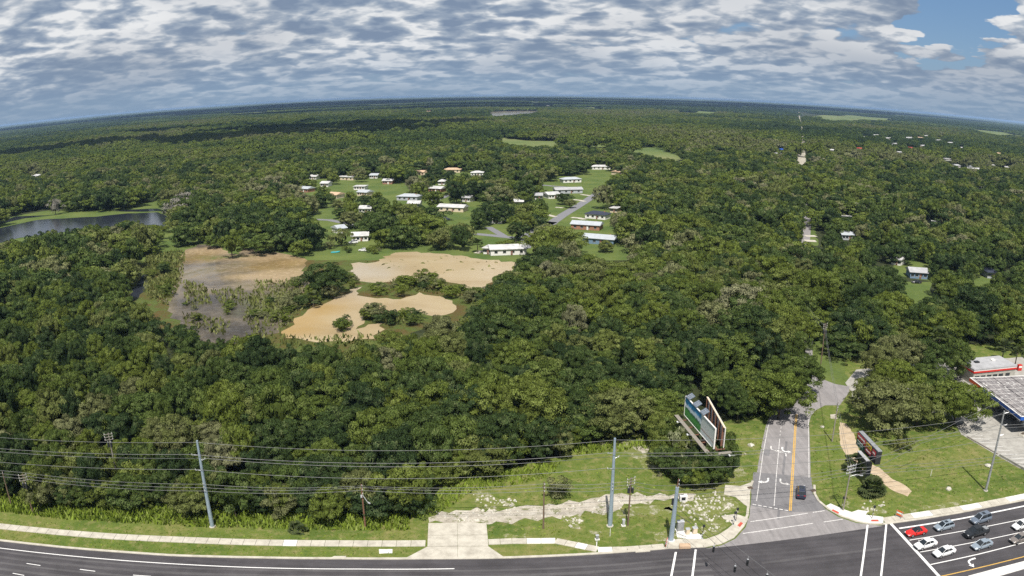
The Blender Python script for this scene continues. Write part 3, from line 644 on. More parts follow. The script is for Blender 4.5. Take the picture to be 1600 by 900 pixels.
CARS = {
 'sedan': dict(L=4.7, W=0.91, st=[(-2.35, .72, .42, .78), (-2.25, .86, .3, .98), (-1.5, .9, .25, 1.0), (0, .91, .25, .95), (1.0, .91, .25, .93), (1.9, .87, .28, .80), (2.25, .78, .32, .66), (2.35, .62, .38, .56)], cab=(-1.75, -1.0, 0.25, 1.15), roof=1.45, belt=.95),
 'hatch': dict(L=4.3, W=0.9, st=[(-2.1, .76, .42, .95), (-2.05, .86, .3, 1.02), (-1.3, .9, .25, 1.02), (0, .9, .25, .98), (1.0, .9, .25, .96), (1.75, .86, .28, .84), (2.1, .76, .32, .68), (2.18, .6, .38, .58)], cab=(-2.02, -1.55, 0.3, 1.15), roof=1.5, belt=.97),
 'suv': dict(L=4.9, W=0.97, st=[(-2.4, .84, .45, 1.05), (-2.35, .94, .34, 1.12), (-1.3, .97, .3, 1.12), (0, .97, .3, 1.08), (1.1, .96, .3, 1.06), (1.95, .92, .32, .98), (2.35, .82, .36, .78), (2.45, .66, .42, .66)], cab=(-2.34, -2.0, 0.35, 1.25), roof=1.78, belt=1.08),
 'pickup': dict(L=5.7, W=1.0, st=[(-2.8, .92, .5, 1.1), (-2.75, .98, .42, 1.15), (-1.2, 1.0, .38, 1.15), (0.3, 1.0, .38, 1.15), (1.5, 1.0, .38, 1.16), (2.3, .97, .38, 1.1), (2.75, .9, .42, .98), (2.85, .78, .48, .8)], cab=(-0.95, -0.65, 0.85, 1.45), roof=1.88, belt=1.15),
 'roadster': dict(L=4.5, W=0.92, st=[(-2.25, .74, .4, .72), (-2.1, .86, .28, .90), (-1.3, .92, .24, .92), (0, .92, .24, .86), (1.0, .91, .24, .84), (1.8, .86, .26, .72), (2.15, .74, .3, .58), (2.28, .55, .36, .5)], cab=(-1.25, -0.85, 0.1, 0.75), roof=1.24, belt=.87)}
def make_car(kind, mat, loc, rz, name, label, cat, roofmat=None, group=None):
    S = CARS[kind]; root = empty(name, (*loc, 0.064), rz, label, cat, group)
    loft(S['st']).build('body', mat, root, smooth=False)
    xb, xr0, xr1, xf = S['cab']; zb, zr = S['belt'], S['roof']; w = S['W']
    def ring(x, hw, z): return [(x, -hw, z), (x, hw, z)]
    gb = MB(); vs = [(xb, -w * .83, zb), (xb, w * .83, zb), (xf, w * .84, zb - .02), (xf, -w * .84, zb - .02), (xr0, -w * .66, zr), (xr0, w * .66, zr), (xr1, w * .66, zr), (xr1, -w * .66, zr)]
    gb.add(vs, [(4, 7, 6, 5), (0, 4, 5, 1), (1, 5, 6, 2), (2, 6, 7, 3), (3, 7, 4, 0)]); gb.build('window_glass', 'glass', root)
    rf = MB(); rf.box(((xr0 + xr1) / 2, 0, zr + 0.02), (xr1 - xr0 + 0.10, w * 1.36, 0.06), top=0.94, topy=0.92); rf.build('roof', roofmat or mat, root)
    for s in (-1, 1):
        for (xa, xz, r) in ((xb, xr0, .05), (xf, xr1, .035), ((xr0 + xr1) / 2 - .1, (xr0 + xr1) / 2, .045)): MB().tube((xa, s * w * .84, zb), (xz, s * w * .67, zr + .01), r, r, 5).build('pillar', mat, root)
        MB().box((xf - 0.15, s * (w + .09), zb + .03), (0.12, 0.18, 0.13)).build('mirror', mat, root)
        MB().box((S['st'][-2][0] - .05, s * w * .62, S['st'][-2][3] - .06), (0.28, 0.34, 0.13), rz=-s * 0.3).build('headlight', 'lamp_glass', root)
        MB().box((S['st'][0][0] + .03, s * w * .66, S['st'][0][3] - .02), (0.1, 0.36, 0.15)).build('tail_light', 'tail_lamp', root)
        wb = S['L'] * 0.295
        for x in (-wb, wb):
            wr = 0.40 if kind == 'pickup' else 0.34
            t = MB().tube((x, s * (w - .2), wr), (x, s * (w + .015), wr), wr, wr, 14).build('wheel', 'tyre', root)
            MB().tube((x, s * (w + .012), wr), (x, s * (w + .03), wr), wr * .62, wr * .5, 10).build('rim', 'rim', t)
    MB().box((S['st'][-1][0] + .02, 0, .42), (0.06, w * 1.1, 0.16)).build('grille', 'dark_metal', root)
    if kind == 'pickup':
        b = MB(); b.box((-1.85, 0, 1.185), (1.6, 1.6, 0.03)); b.build('cargo_bed', 'dark_metal', root)
        b = MB(); b.box((-2.72, 0, 1.22), (0.08, 1.8, 0.1)); b.box((-1.85, .86, 1.22), (1.75, .1, .1)); b.box((-1.85, -.86, 1.22), (1.75, .1, .1)); b.build('bed_rail', mat, root)
        MB().box((-2.1, 0.2, 1.27), (0.9, 1.1, 0.16), 0.1).build('bed_cover', 'grey_metal', root)
    if kind == 'hatch' or kind == 'suv': MB().box(((xr0 + xr1) / 2 + .35, 0, zr + .055), (0.75, w * .8, 0.02)).build('sunroof', 'glass', root)
    if kind == 'suv':
        for s in (-1, 1): MB().tube((xr0 + .1, s * w * .62, zr + .09), (xr1 - .1, s * w * .62, zr + .09), .02, n=5).build('roof_rail', 'rim', root)
    return root
HD = R_(180 + 8)
def at(px, h=0.0): return G(px[0], px[1], h)
GRP = None
make_car('roadster', 'red_car', at((1431, 832), .4), R_(188), 'convertible_car', 'red convertible with a black soft top, first in the lane beside the kerb', 'car', 'black_car')
make_car('hatch', 'silver_car', at((1475, 823), .5), R_(189), 'hatchback_car', 'silver blue hatchback with sunroof stopped behind the red convertible', 'car')
make_car('suv', 'blue_grey_car', at((1532, 812), .5), R_(191), 'estate_car', 'blue grey people carrier with dark side windows in the lane nearest the kerb', 'car')
make_car('pickup', 'black_car', at((1525, 833), .5), R_(189), 'pickup_truck', 'black crew cab pickup truck with open cargo bed beside the blue grey people carrier', 'pickup truck')
make_car('sedan', 'white_car', at((1446, 851), .5), R_(190), 'sedan_car', 'white sedan below the red convertible, nearest the diagonal stop line', 'car')
make_car('sedan', 'white_car', at((1475, 863), .5), R_(190), 'sedan_car', 'white sedan with dark rear window in the third queueing lane', 'car')
make_car('sedan', 'silver_car', at((1534, 852), .5), R_(190), 'sedan_car', 'silver sedan behind the black pickup truck in the third queueing lane', 'car')
make_car('sedan', 'white_car', at((1596, 821), .5), R_(191), 'sedan_car', 'white sedan cut by the right edge of the picture, farther lane', 'car')
make_car('sedan', 'tan_car', at((1593, 842), .5), R_(191), 'sedan_car', 'dark tan sedan at the right edge of the picture behind the pickup', 'car')
make_car('suv', 'dark_blue_car', at((1252, 769), .6), R_(70), 'estate_car', 'dark blue car with sunlit tailgate driving away up the side road', 'car')
make_car('suv', 'black_car', at((1257, 557), .6), R_(70), 'estate_car', 'black car half hidden by leaves at the bend of the narrow road', 'car')
make_car('hatch', 'white_car', at((567, 391), .5), R_(170), 'hatchback_car', 'small white car parked on the lawn above the tan water', 'car')
make_car('suv', 'white_car', at((552, 379), .5), R_(200), 'estate_car', 'white van parked in front of the white and blue house', 'car')
make_car('pickup', 'white_car', at((691, 341), .5), R_(215), 'pickup_truck', 'white pickup parked on the lawn under the long pale house', 'pickup truck')
make_car('sedan', 'blue_grey_car', at((697, 343), .5), R_(215), 'sedan_car', 'blue sedan parked beside the white pickup on the lawn', 'car')
make_car('sedan', 'black_car', at((1432, 441), .5), R_(170), 'sedan_car', 'dark sedan parked in front of the dark blue house on the right', 'car')
make_car('sedan', 'white_car', at((1583, 460), .5), R_(150), 'sedan_car', 'white sedan parked under dark oaks near the right edge', 'car')

# ------------------------------------------------------------------ poles, wires and signals
def ztop(base, toppx):
    A = G(*base); r = math.hypot(*A); a, b, c = _rays(*toppx); return CAM_H + r * float(c) / math.hypot(float(a), float(b))
def insulator(par, x, y, z, d=1):
    MB().tube((x, y, z), (x, y, z + .28 * d), .07, .05, 6).build('insulator', 'ceramic', par)
def steel_pole(px, h, name, label, arms, mat='galvanised', r0=0.42, r1=0.2):
    root = empty(name, (*G(*px), 0.03), 0, label, 'utility pole')
    MB().tube((0, 0, 0), (0, 0, h), r0, r1, 14).build('shaft', mat, root)
    MB().tube((0, 0, 0), (0, 0, 0.15), r0 + .22, r0 + .22, 14).build('base_plate', 'concrete', root)
    for z, side, L in arms:
        m = MB(); m.tube((0, 0, z - .25), (L * side[0], L * side[1], z), .07, .05, 6); m.build('bracket', 'light_metal', root)
        insulator(root, L * side[0], L * side[1], z)
    return root
UPPER = [17.5, 15.4, 14.3, 12.3]; LOWER = [9.4, 8.7, 8.0]
arms = [(15.2, (-.9, -.5), 1.3), (14.1, (.9, .2), 1.0), (12.1, (-.9, -.4), 1.2)] + [(z - .1, (0, -1), .55) for z in LOWER]
steel_pole((332, 823), 17.8, 'steel_utility_pole', 'tall blue grey steel pole rising before the wood on the left', arms)
steel_pole((953, 822), 17.8, 'steel_utility_pole', 'tall blue grey steel pole on the verge beside the gravel track', arms)
steel_pole((1540, 767), 18.2, 'steel_utility_pole', 'tall slim grey steel pole on the grass in front of the gas station lot', [(17.9, (1, -.3), 1.0), (15.2, (1, -.3), 1.2), (13.0, (1, -.3), 1.0)], 'grey_metal', 0.3, 0.16)
# signal strain pole at the corner
SP = G(1048, 845)
root = empty('signal_strain_pole', (*SP, 0.03), 0, 'thick blue grey steel pole at the corner holding the traffic signal cables', 'pole')
MB().tube((0, 0, 0), (0.2, 0, 10.9), .48, .30, 14).build('shaft', 'galvanised', root)
MB().tube((0, 0, 0), (0, 0, 0.2), .75, .75, 14).build('base_plate', 'new_concrete', root)
m = MB(); m.box((1.35, -.4, 9.0), (1.3, .9, 1.0)); b = m.build('camera_cabinet', 'white_wall', root); MB().box((1.3, -.87, 9.05), (.7, .04, .55)).build('camera_window', 'dark_metal', b)
MB().tube((.2, 0, 9.4), (1.4, -.4, 9.7), .05, n=5).build('bracket', 'dark_metal', root); MB().tube((.2, 0, 8.4), (1.4, -.4, 8.4), .05, n=5).build('bracket', 'dark_metal', root)
MB().tube((-.35, .1, 7.4), (-.35, .1, 8.6), .2, n=8).build('junction_box', 'dark_metal', root)
MB().tube((.2, 0, 10.9), (.3, 0, 12.6), .09, .06, 6).build('mast', 'red_wood', root)
for z in (10.7, 11.4, 12.1): insulator(root, .45, 0, z)
m = MB(); m.tube((.5, -.3, 5.6), (2.9, -2.0, 4.6), .06, n=6); m.build('conduit', 'dark_metal', root)
def wood_pole(px, h, label, mat='wood_pole', gear='pins', name='wooden_utility_pole', rz=0.0):
    root = empty(name, (*G(*px), 0.03), rz, label, 'utility pole')
    MB().tube((0, 0, 0), (0, 0, h), .17, .11, 9).build('shaft', mat, root)
    if gear == 'pins':
        for z in LOWER:
            if z < h + .4: insulator(root, 0.12, -.12, min(z, h) - .25)
    if gear == 'arms':
        for z in (h - .3, h - 1.0, h - 1.7):
            m = MB(); m.box((0, -.16, z), (2.4, .1, .12)); m.build('crossarm', 'light_metal', root)
            for x in (-1.1, -.4, .4, 1.1): insulator(root, x, -.16, z + .05)
        MB().path([(0, 0, h - 2.6), (1.2, -.6, h - 2.2), (1.9, -1.0, h - 2.3)], .04).build('lamp_arm', 'light_metal', root)
        MB().box((2.1, -1.1, h - 2.35), (.6, .25, .12), -.5).build('lamp_head', 'light_metal', root)
    if gear == 'transformer':
        for k, (x, y) in enumerate(((-.35, -.25), (.35, -.25), (0, .38))):
            t = MB().tube((x, y, h - 3.0), (x, y, h - 2.0), .24, n=10).build('transformer', 'dark_metal', root); MB().tube((x, y, h - 2.0), (x, y, h - 1.7), .05, n=6).build('bushing', 'ceramic', t)
        for z in (h - .2, h - .8, h - 1.4):
            MB().box((0, -.16, z), (1.9, .1, .1), rz=.5).build('crossarm', 'grey_wood', root)
            for a in (-.8, .8): insulator(root, a * .88, a * .48 - .16, z + .04)
    if gear == 'streetlamp':
        MB().path([(0, 0, h - 2.0), (.9, -.7, h - 3.0), (1.2, -1.0, h - 3.1)], .05).build('lamp_arm', 'light_metal', root)
        MB().box((1.35, -1.15, h - 3.1), (.55, .25, .14), -.7).build('lamp_head', 'light_metal', root)
        for z in (h - .3, h - 1.1, h - 1.9): insulator(root, .15, -.1, z)
        MB().box((-.1, -.22, h - 2.3), (.3, .22, .5)).build('fuse_box', 'light_metal', root)
    return root
wood_pole((18, 790), 7.8, 'bare wooden pole leaning at the far left edge of the picture')
wood_pole((52, 803), 9.0, 'wooden pole second from the left edge with a short crossarm', gear='transformer')
wood_pole((571, 825), 9.1, 'reddish wooden pole with a lamp arm against the dark wood', 'red_wood', 'streetlamp')
wood_pole((849, 826), 9.7, 'thin dark wooden pole beside the round bush', 'wood_pole')
wood_pole((981, 821), 10.0, 'wooden pole crowded with transformers next to the tall steel pole', 'wood_pole', 'transformer')
wood_pole((1317, 798), 10.1, 'wooden pole with three stacked crossarms between the palmetto and the ramp', 'grey_wood', 'arms', rz=.3)
wood_pole((1300, 690), 9.9, 'slim pole between the side road and the tan path', 'grey_wood')
wood_pole((1282, 572), 13.0, 'tall pole on the grass beside the narrow road', 'wood_pole', 'transformer')
wood_pole((1266, 497), 10.0, 'thin pole on the farther grass strip by the narrow road', 'grey_wood')
wood_pole((187, 762), 12.5, 'thin pole with a small crossarm standing up among the leaves on the left', 'grey_wood', 'transformer')
def cable(name, pts, sag, r, mat, label, cat='cable', group=None, z=0):
    mb = MB()
    for a, b in zip(pts[:-1], pts[1:]):
        a, b = Vector(a), Vector(b); q = []
        for i in range(17):
            t = i / 16; p = a.lerp(b, t); p.z -= 4 * sag * t * (1 - t); q.append(p)
        mb.path(q, r, 5)
    return props(mb.build(name, mat), label, cat, group)
pA = Vector(G(332, 823)); pB = Vector(G(953, 822)); pC = Vector(G(1540, 767))
pL = pA + (pA - pB) * 1.2; pR = Vector((180, 124)); pLL = pL
nm = ['topmost', 'second from the top', 'third from the top', 'fourth from the top']
offs = [(0, 0), (-1.2, -.7), (.9, .2), (-1.0, -.5)]
for z, w_, o_ in zip(UPPER, nm, offs):
    pts = [(p.x + o_[0], p.y + o_[1], zz_) for p, zz_ in ((pL, z), (pA, z), (pB, z), (pC, z), (pR, z + .3))]
    cable('power_line', pts, 1.1, .03 if z > 17 else .036, 'wire', f'long overhead wire along the road, {w_} on the steel poles', 'power line', 'overhead wires along the road')
dl = [Vector(G(18, 790)) + Vector((-60, -2)), Vector(G(52, 803)), pA + Vector((0, -.5)), Vector(G(571, 825)), Vector(G(849, 826)), Vector(G(981, 821)), Vector(SP) + Vector((.4, 0)), Vector(G(1317, 798)), Vector((120, 119.5)), Vector((190, 124))]
for k, z in enumerate(LOWER):
    zs = [z, z, z, min(z, 8.9 - .3 * k), z, z, z + 2.0 - .3 * k, z, z, z]
    pts = [(p.x, p.y - .12, q) for p, q in zip(dl, zs)]
    cable('power_line', pts, .45, .032, 'wire', f"lower overhead wire on the wooden poles, {('upper', 'middle', 'lowest')[k]} of the three", 'power line', 'overhead wires along the road')
a = Vector(G(1317, 798)); b = Vector(G(1300, 690)); c = Vector(G(1282, 572)); d = Vector((100, 262))
for k, z in enumerate((9.6, 8.4)):
    cable('power_line', [(a.x, a.y, z), (b.x, b.y, z), (c.x, c.y, z + 2.5), (d.x, d.y, z + 1)], .5, .03, 'wire', ('upper' if k == 0 else 'lower') + ' thin wire following the side road poles', 'power line', 'wires along the side road')
cable('power_line', [(63.4, 119.9, 7.0), (86, 132, 7.2), (124, 150, 5.2)], .4, .035, 'wire', 'service wire running from the crossarm pole to the gas station canopy', 'power line')
cable('power_line', [(63.4, 119.9, 9.6), (100, 138, 9.2), (140, 160, 9.2)], .6, .035, 'wire', 'wire crossing the grass towards the right edge in front of the oaks', 'power line')
# signal span cables with hanging heads
SB = Vector((46.0, 66.0)); s0 = Vector(SP)
def span(z0, z1, sag, off, lab):
    cable('span_cable', [(s0.x + .3, s0.y - .2, z0), (SB.x + off, SB.y, z1)], sag, .03, 'black_wire' if z0 < 9 else 'wire', lab)
    def f(t): return Vector((s0.x + .3 + (SB.x + off - s0.x - .3) * t, s0.y - .2 + (SB.y - s0.y + .2) * t, z0 + (z1 - z0) * t - 4 * sag * t * (1 - t)))
    return f
f1 = span(8.6, 8.6, 1.0, 0, 'upper cable carrying the traffic signals over the road'); f2 = span(7.4, 7.4, 1.1, 0.0, 'lower tether cable of the traffic signals'); 
f3 = span(9.0, 9.0, 0.9, 3.2, 'third signal cable to the right over the road')
def signal(t, f, label, rz=0.0):
    p = f(t); root = empty('traffic_signal', (p.x, p.y, p.z - 1.15), rz, label, 'traffic signal', 'traffic signals over the main road')
    MB().box((0, 0, .0), (.38, .32, 1.05)).build('housing', 'dark_metal', root)
    MB().tube((0, 0, .5), (0, 0, 1.15), .035, n=5).build('hanger', 'light_metal', root)
    for k, c in enumerate(((.33), (0.0), (-.33))):
        m = MB().tube((0, -.16, c), (0, -.40, c - .03), .14, .13, 8, False); m.build('visor', 'dark_metal', root)
    MB().box((0, .0, .56), (.3, .25, .04)).build('cap', 'light_metal', root)
for t, f, lab in ((.235, f2, 'black traffic signal hanging nearest the corner pole'), (.355, f2, 'black traffic signal second along the cable from the corner pole'), (.375, f3, 'black traffic signal on the right hand cable with a pale cap'), (.455, f2, 'black traffic signal third along the cable at the bottom edge'), (.465, f3, 'black traffic signal beside a pale bracket near the bottom edge')):
    signal(t, f, lab, -.25)
# cabinets, pedestals and barricades near the corner
def cabinet(px, size, mat, label, name='control_cabinet', rz=0.1):
    x, y = G(*px); root = empty(name, (x, y, 0.02), rz, label, 'cabinet')
    MB().box((0, 0, size[2] / 2 + .12), size, top=.98).build('body', mat, root); MB().box((0, 0, .06), (size[0] + .3, size[1] + .3, .12)).build('plinth', 'new_concrete', root)
    MB().box((0, 0, size[2] + .14), (size[0] + .12, size[1] + .12, .06), top=.9).build('lid', 'light_metal', root); MB().box((0, -size[1] / 2 - .01, size[2] / 2 + .12), (size[0] * .86, .03, size[2] * .86)).build('door', mat, root)
cabinet((1062, 829), (1.25, .8, 1.9), 'grey_metal', 'large grey signal control cabinet beside the corner pole')
cabinet((1074, 835), (.7, .6, 1.1), 'cream_wall', 'small beige cabinet next to the grey control cabinet'); cabinet((1085, 834), (.8, .7, 1.2), 'cream_wall', 'beige cabinet at the end of the concrete pad near the rubble')
cabinet((933, 843), (.5, .4, .8), 'grey_metal', 'small grey box standing on the verge by the pavement bend')
cabinet((974, 821.5), (.45, .45, 1.2), 'light_metal', 'pale metal cylinder shaped cabinet at the foot of the transformer pole')
conc('equipment_pad', [(1056, 833), (1062, 828), (1098, 836), (1096, 842.5), (1075, 843), (1058, 840)], 0.1, 'new_concrete')
def ped(px, label, rz=0.0):
    x, y = G(*px); root = empty('pedestrian_signal', (x, y, 0.1), rz, label, 'pedestrian signal', 'pedestrian signals on the corners')
    MB().tube((0, 0, 0), (0, 0, 2.9), .06, .055, 8).build('post', 'dark_metal', root); MB().box((.0, -.2, 2.75), (.42, .3, .42)).build('signal_head', 'dark_metal', root)
    MB().box((0, -.09, 1.1), (.14, .08, .25)).build('push_button', 'light_metal', root); MB().tube((0, 0, 0), (0, 0, .12), .2, .16, 8).build('base', 'light_metal', root)
ped((1149.5, 815), 'pedestrian signal post on the left corner ramp beside the red mat'); ped((1146, 821), 'second post low on the left corner ramp'); ped((1314, 797), 'pedestrian signal post by the red mat nearest the side road', .4)
ped((1362, 811), 'pedestrian signal post above the right hand red mat', -.2); ped((1097, 842), 'pedestrian signal post beside the concrete equipment pad')
def barricade(px, rz, label, tilt=0.0):
    x, y = G(*px); root = empty('barricade', (x, y, 0.16), rz, label, 'barricade')
    for k in range(3): MB().box((0, 0, .45 + k * .4), (1.5, .06, .24)).build('board', 'orange' if k != 1 else 'white_paint', root)
    for s in (-.6, .6): MB().tube((s, -.35, 0), (s, 0, 1.5), .035, n=5).build('leg', 'grey_metal', root); MB().tube((s, .35, 0), (s, 0, 1.5), .035, n=5).build('leg', 'grey_metal', root)
barricade((1041, 854), R_(70), 'orange barricade leaning at the foot of the corner steel pole'); barricade((1404, 809), R_(125), 'orange and white barricade on the pavement above the red convertible')
m = MB().prism([(-1, -.5), (1, -.6), (1.1, .4), (-.8, .6)], 0, .5); props(m.build('sandbag_pile', 'tan_roof', loc=(*G(1069, 856), .15)), 'pile of orange brown bags on the kerb below the corner pole', 'sandbags')
x, y = G(932, 855); r_ = empty('marker_post', (x, y, .1), 0, 'low white post standing at the bend of the pavement', 'post'); MB().tube((0, 0, 0), (0, 0, 1.1), .09, n=8).build('post', 'white_paint', r_); MB().tube((0, 0, 1.1), (0, 0, 1.25), .12, .05, 8).build('cap', 'grey_metal', r_)
for px, lab in (((953, 838), 'thin white marker stake below the tall steel pole'), ((1454, 744), 'small white stake on the grass left of the right hand steel pole')):
    x, y = G(*px); r_ = empty('marker_post', (x, y, .02), 0, lab, 'post'); MB().tube((0, 0, 0), (0, 0, 1.6), .05, n=6).build('post', 'white_paint', r_)
for px, lab, s in (((1285, 668), 'white boulder on the grass beside the side road', .5), ((1482, 765), 'pale rock on the verge grass before the lot', .6), ((1543, 729), 'pale rock by the foot of the slope below the lot', .7), ((1412, 696), 'white box on the grass beside the red sign', .5), ((1173, 697), 'white concrete lump on the grass left of the side road', .7)):
    x, y = G(*px); bm = bmesh.new(); bmesh.ops.create_icosphere(bm, subdivisions=2, radius=s)
    for v in bm.verts: v.co *= 1 + .25 * math.sin(v.co.x * 7 + v.co.y * 5 + px[0]); v.co.z *= .6
    me = bpy.data.meshes.new('boulder'); bm.to_mesh(me); bm.free(); me.materials.append(MATS['stone']); o = link(bpy.data.objects.new('boulder', me)); o.location = (x, y, s * .3); props(o, lab, 'rock')
# dark inlet hoods beside the side road
for px, lab in (((1172, 763), 'dark iron inlet grate on the left corner kerb'), ((1271, 767.5), 'dark iron inlet grate where the right kerb begins')):
    x, y = G(*px); r_ = empty('inlet_grate', (x, y, .15), .2, lab, 'drain'); MB().box((0, 0, .03), (1.0, .9, .06)).build('frame', 'wood_pole', r_)
    for k in range(4): MB().box((-.35 + k * .23, 0, .07), (.08, .75, .03)).build('bar', 'dark_metal', r_)

# ------------------------------------------------------------------ V shaped billboard
def art_fn(N, b, pos):
    t = N.node('ShaderNodeTexCoord'); s = N.node('ShaderNodeSeparateXYZ'); N.l.new(t.outputs['Object'], s.inputs[0])
    x, z = s.outputs[0], s.outputs[2]      # x along the panel 0..15.6, z 0..4.3
    n = N.noise(t.outputs['Object'], 0.9, 5, 0.6)
    u = N.math('ADD', z, N.math('MULTIPLY', N.math('SUBTRACT', n, 0.5), 1.4))
    land = N.ramp(N.math('DIVIDE', u, 4.3), [(0.0, (0.04, 0.16, 0.04)), (0.30, (0.07, 0.30, 0.06)), (0.46, (0.03, 0.10, 0.05)), (0.52, (0.55, 0.65, 0.70)), (0.66, (0.62, 0.72, 0.80)), (0.75, (0.05, 0.28, 0.55)), (1.0, (0.02, 0.16, 0.32))])
    n2 = N.noise(t.outputs['Object'], 0.5, 3, 0.5)
    pale = N.ramp(N.math('DIVIDE', N.math('ADD', z, N.math('MULTIPLY', n2, 0.6)), 4.3), [(0.0, (0.55, 0.62, 0.60)), (0.28, (0.62, 0.66, 0.66)), (0.34, (0.30, 0.17, 0.12)), (0.38, (0.60, 0.62, 0.60)), (1.0, (0.52, 0.58, 0.56))])
    N.l.new(N.mix(N.maprange(x, 9.4, 9.9), land, pale), b.inputs['Base Color'])
M('advert_print', fn=art_fn, rough=0.6)
BH = 8.0
a0 = Vector(G(1069, 648, BH)); a1 = Vector(G(1114.4, 701, BH)); bd = (a1 - a0).normalized(); BL = (a1 - a0).length; BA = math.atan2(bd.y, bd.x)
root = empty('billboard', (a0.x, a0.y, 0), BA, 'large V shaped billboard with landscape print, catwalk and three solar panels over the thicket', 'billboard')
def local(mb_fn, name, mat, par=root, z=0.0, rz=0.0, x=0.0, y=0.0):
    o = mb_fn.build(name, mat, par); o.location = (x, y, z); o.rotation_euler.z = rz; return o
# local frame: +x runs from the far end to the near end, -y faces the road
local(MB().box((BL / 2, .12, 2.15), (BL, .16, 4.3)), 'printed_panel', 'advert_print', z=BH)
m = MB(); 
for (c, s) in (((BL / 2, .10, -.04), (BL + .2, .3, .12)), ((BL / 2, .10, 4.34), (BL + .2, .3, .12)), ((-.05, .1, 2.15), (.12, .3, 4.4)), ((BL + .05, .1, 2.15), (.14, .3, 4.4))): m.box(c, s)
local(m, 'frame', 'white_wall', z=BH)
for k in range(7): local(MB().box((1 + k * (BL - 2) / 6, .38, 2.1), (.12, .3, 4.4)), 'back_rib', 'red_wood', z=BH)
sgn = 1.0
far_b = root.matrix_world
# second face, set back on its own ribs, opening towards the far end
def back(): pass
bA = R_(9)
bp = empty('back_face', (BL + .1, 2.2, BH)); bp.parent = root; bp.rotation_euler.z = math.pi - bA
MB().box((BL * .47, 0, 2.15), (BL * .94, .16, 4.3)).build('printed_panel', 'white_wall', bp)
MB().box((BL * .47, .22, 4.34), (BL * .94, .3, .1)).build('frame', 'cream_wall', bp)
for k in range(6): MB().box((.8 + k * (BL * .94 - 1.6) / 5, .3, 2.1), (.12, .4, 4.2)).build('back_rib', 'red_wood', bp)
local(MB().box((BL / 2, -1.35, 0), (BL + 2.6, .9, .10)), 'catwalk', 'grey_wood', z=BH - .5); local(MB().box((BL + 1.3, .9, 0), (.9, 5.0, .10)), 'catwalk', 'grey_wood', z=BH - .52)
local(MB().box((BL / 2 + 1, 3.4, 0), (BL * .5, .8, .10), .15), 'catwalk', 'grey_wood', z=BH - .54)
for k in range(5): local(MB().box((1.5 + k * (BL - 2) / 4, .6, -.2), (.14, 4.4, .2)), 'outrigger', 'red_wood', z=BH - .4)
local(MB().tube((0, 0, 0), (0, 0, BH - .3), .55, n=14), 'column', 'red_wood', x=BL * .55, y=1.2)
local(MB().box((BL * .5, 1.1, 0), (BL * .9, .5, .6)), 'torsion_beam', 'red_wood', z=BH - .85)
for k, x in enumerate((.9, 5.0, 9.2)):
    p = local(MB().box((0, 0, 0), (2.1, 1.5, .08)), 'solar_panel', 'blue_grey_car', z=BH + 4.95, x=x + .8, y=.5); p.rotation_euler = (R_(28), 0, R_(0))
    for q in range(3): MB().box((-.7 + q * .7, 0, .05), (.03, 1.45, .02)).build('cell_strip', 'light_metal', p)
    for q in range(2): MB().box((0, -.25 + q * .5, .052), (2.05, .03, .02)).build('cell_strip', 'light_metal', p)
    local(MB().tube((x + .8, .5, 4.2), (x + .8, .5, 4.95), .06, n=6), 'panel_stand', 'grey_metal', z=BH)
for x, y in ((3.0, -2.6), (9.5, -2.7), (BL + 3.2, 2.2)):
    local(MB().tube((x, y + 1.2, 0), (x, y, .2), .04, n=5), 'lamp_arm', 'light_metal', z=BH - .4); local(MB().box((x, y, .25), (.5, .3, .2)), 'floodlight', 'lamp_glass', z=BH - .4)

# ------------------------------------------------------------------ pylon sign of the plaza
x0, x1, y0, y1 = 73.1, 74.4, 128.0, 138.0
root = empty('shop_sign', (73.7, 133, 0.02), 0, 'dark pylon sign box with red and yellow lettered panels over the tan path', 'sign')
MB().box((0, 0, 6.6), (1.25, 10.0, 2.9)).build('sign_box', 'dark_metal', root); MB().box((.1, 0, 8.1), (1.0, 10.1, .14)).build('top_cap', 'grey_metal', root)
# panels on the face that looks towards the side road (-x)
def face_panel(y, z, w, h, mat, name='lettered_panel'): return MB().box((-.68, y, z), (.06, w, h)).build(name, mat, root)
paint_mat('deep_red', (0.42, 0.02, 0.03), 0.5); M('sign_yellow', (0.72, 0.50, 0.03), 0.5, var=.05); M('sign_green', (0.02, 0.14, 0.10), 0.5, var=.05)
face_panel(2.6, 7.35, 4.4, 1.3, 'deep_red'); face_panel(2.9, 6.1, 3.4, 1.4, 'sign_green'); face_panel(-1.1, 7.5, 2.6, .85, 'sign_yellow'); face_panel(-1.3, 6.4, 2.8, 1.0, 'deep_red'); face_panel(-3.9, 7.3, 1.6, 1.1, 'deep_red')
def scribble(y, z, w, h, n, mat):
    for k in range(n):
        hh = h * (.55 + .45 * ((k * 37) % 10) / 10)
        MB().box((-.73, y + w / 2 - (k + .5) * w / n, z), (.03, w / n * .55, hh)).build('letter', mat, root)
scribble(2.6, 7.5, 3.6, .45, 9, 'white_paint'); scribble(2.9, 6.5, 2.8, .25, 8, 'white_paint'); scribble(2.9, 6.0, 2.8, .18, 8, 'worn_paint'); scribble(-1.1, 7.5, 2.1, .35, 6, 'dark_metal'); scribble(-1.3, 6.4, 2.3, .4, 7, 'white_paint'); scribble(-3.9, 7.3, 1.2, .4, 3, 'white_paint')
MB().box((-1.3, -3.4, 2.6), (1.1, 1.6, 5.2)).build('column', 'black_car', root)
MB().box((.1, 2.8, 2.6), (.7, 1.2, 5.2)).build('column', 'black_car', root)
MB().box((-1.75, -1.6, 5.0), (.7, 4.6, 1.1)).build('message_board', 'dark_metal', root); MB().box((-1.75, -1.6, 5.6), (.85, 4.8, .1)).build('board_cap', 'light_metal', root)

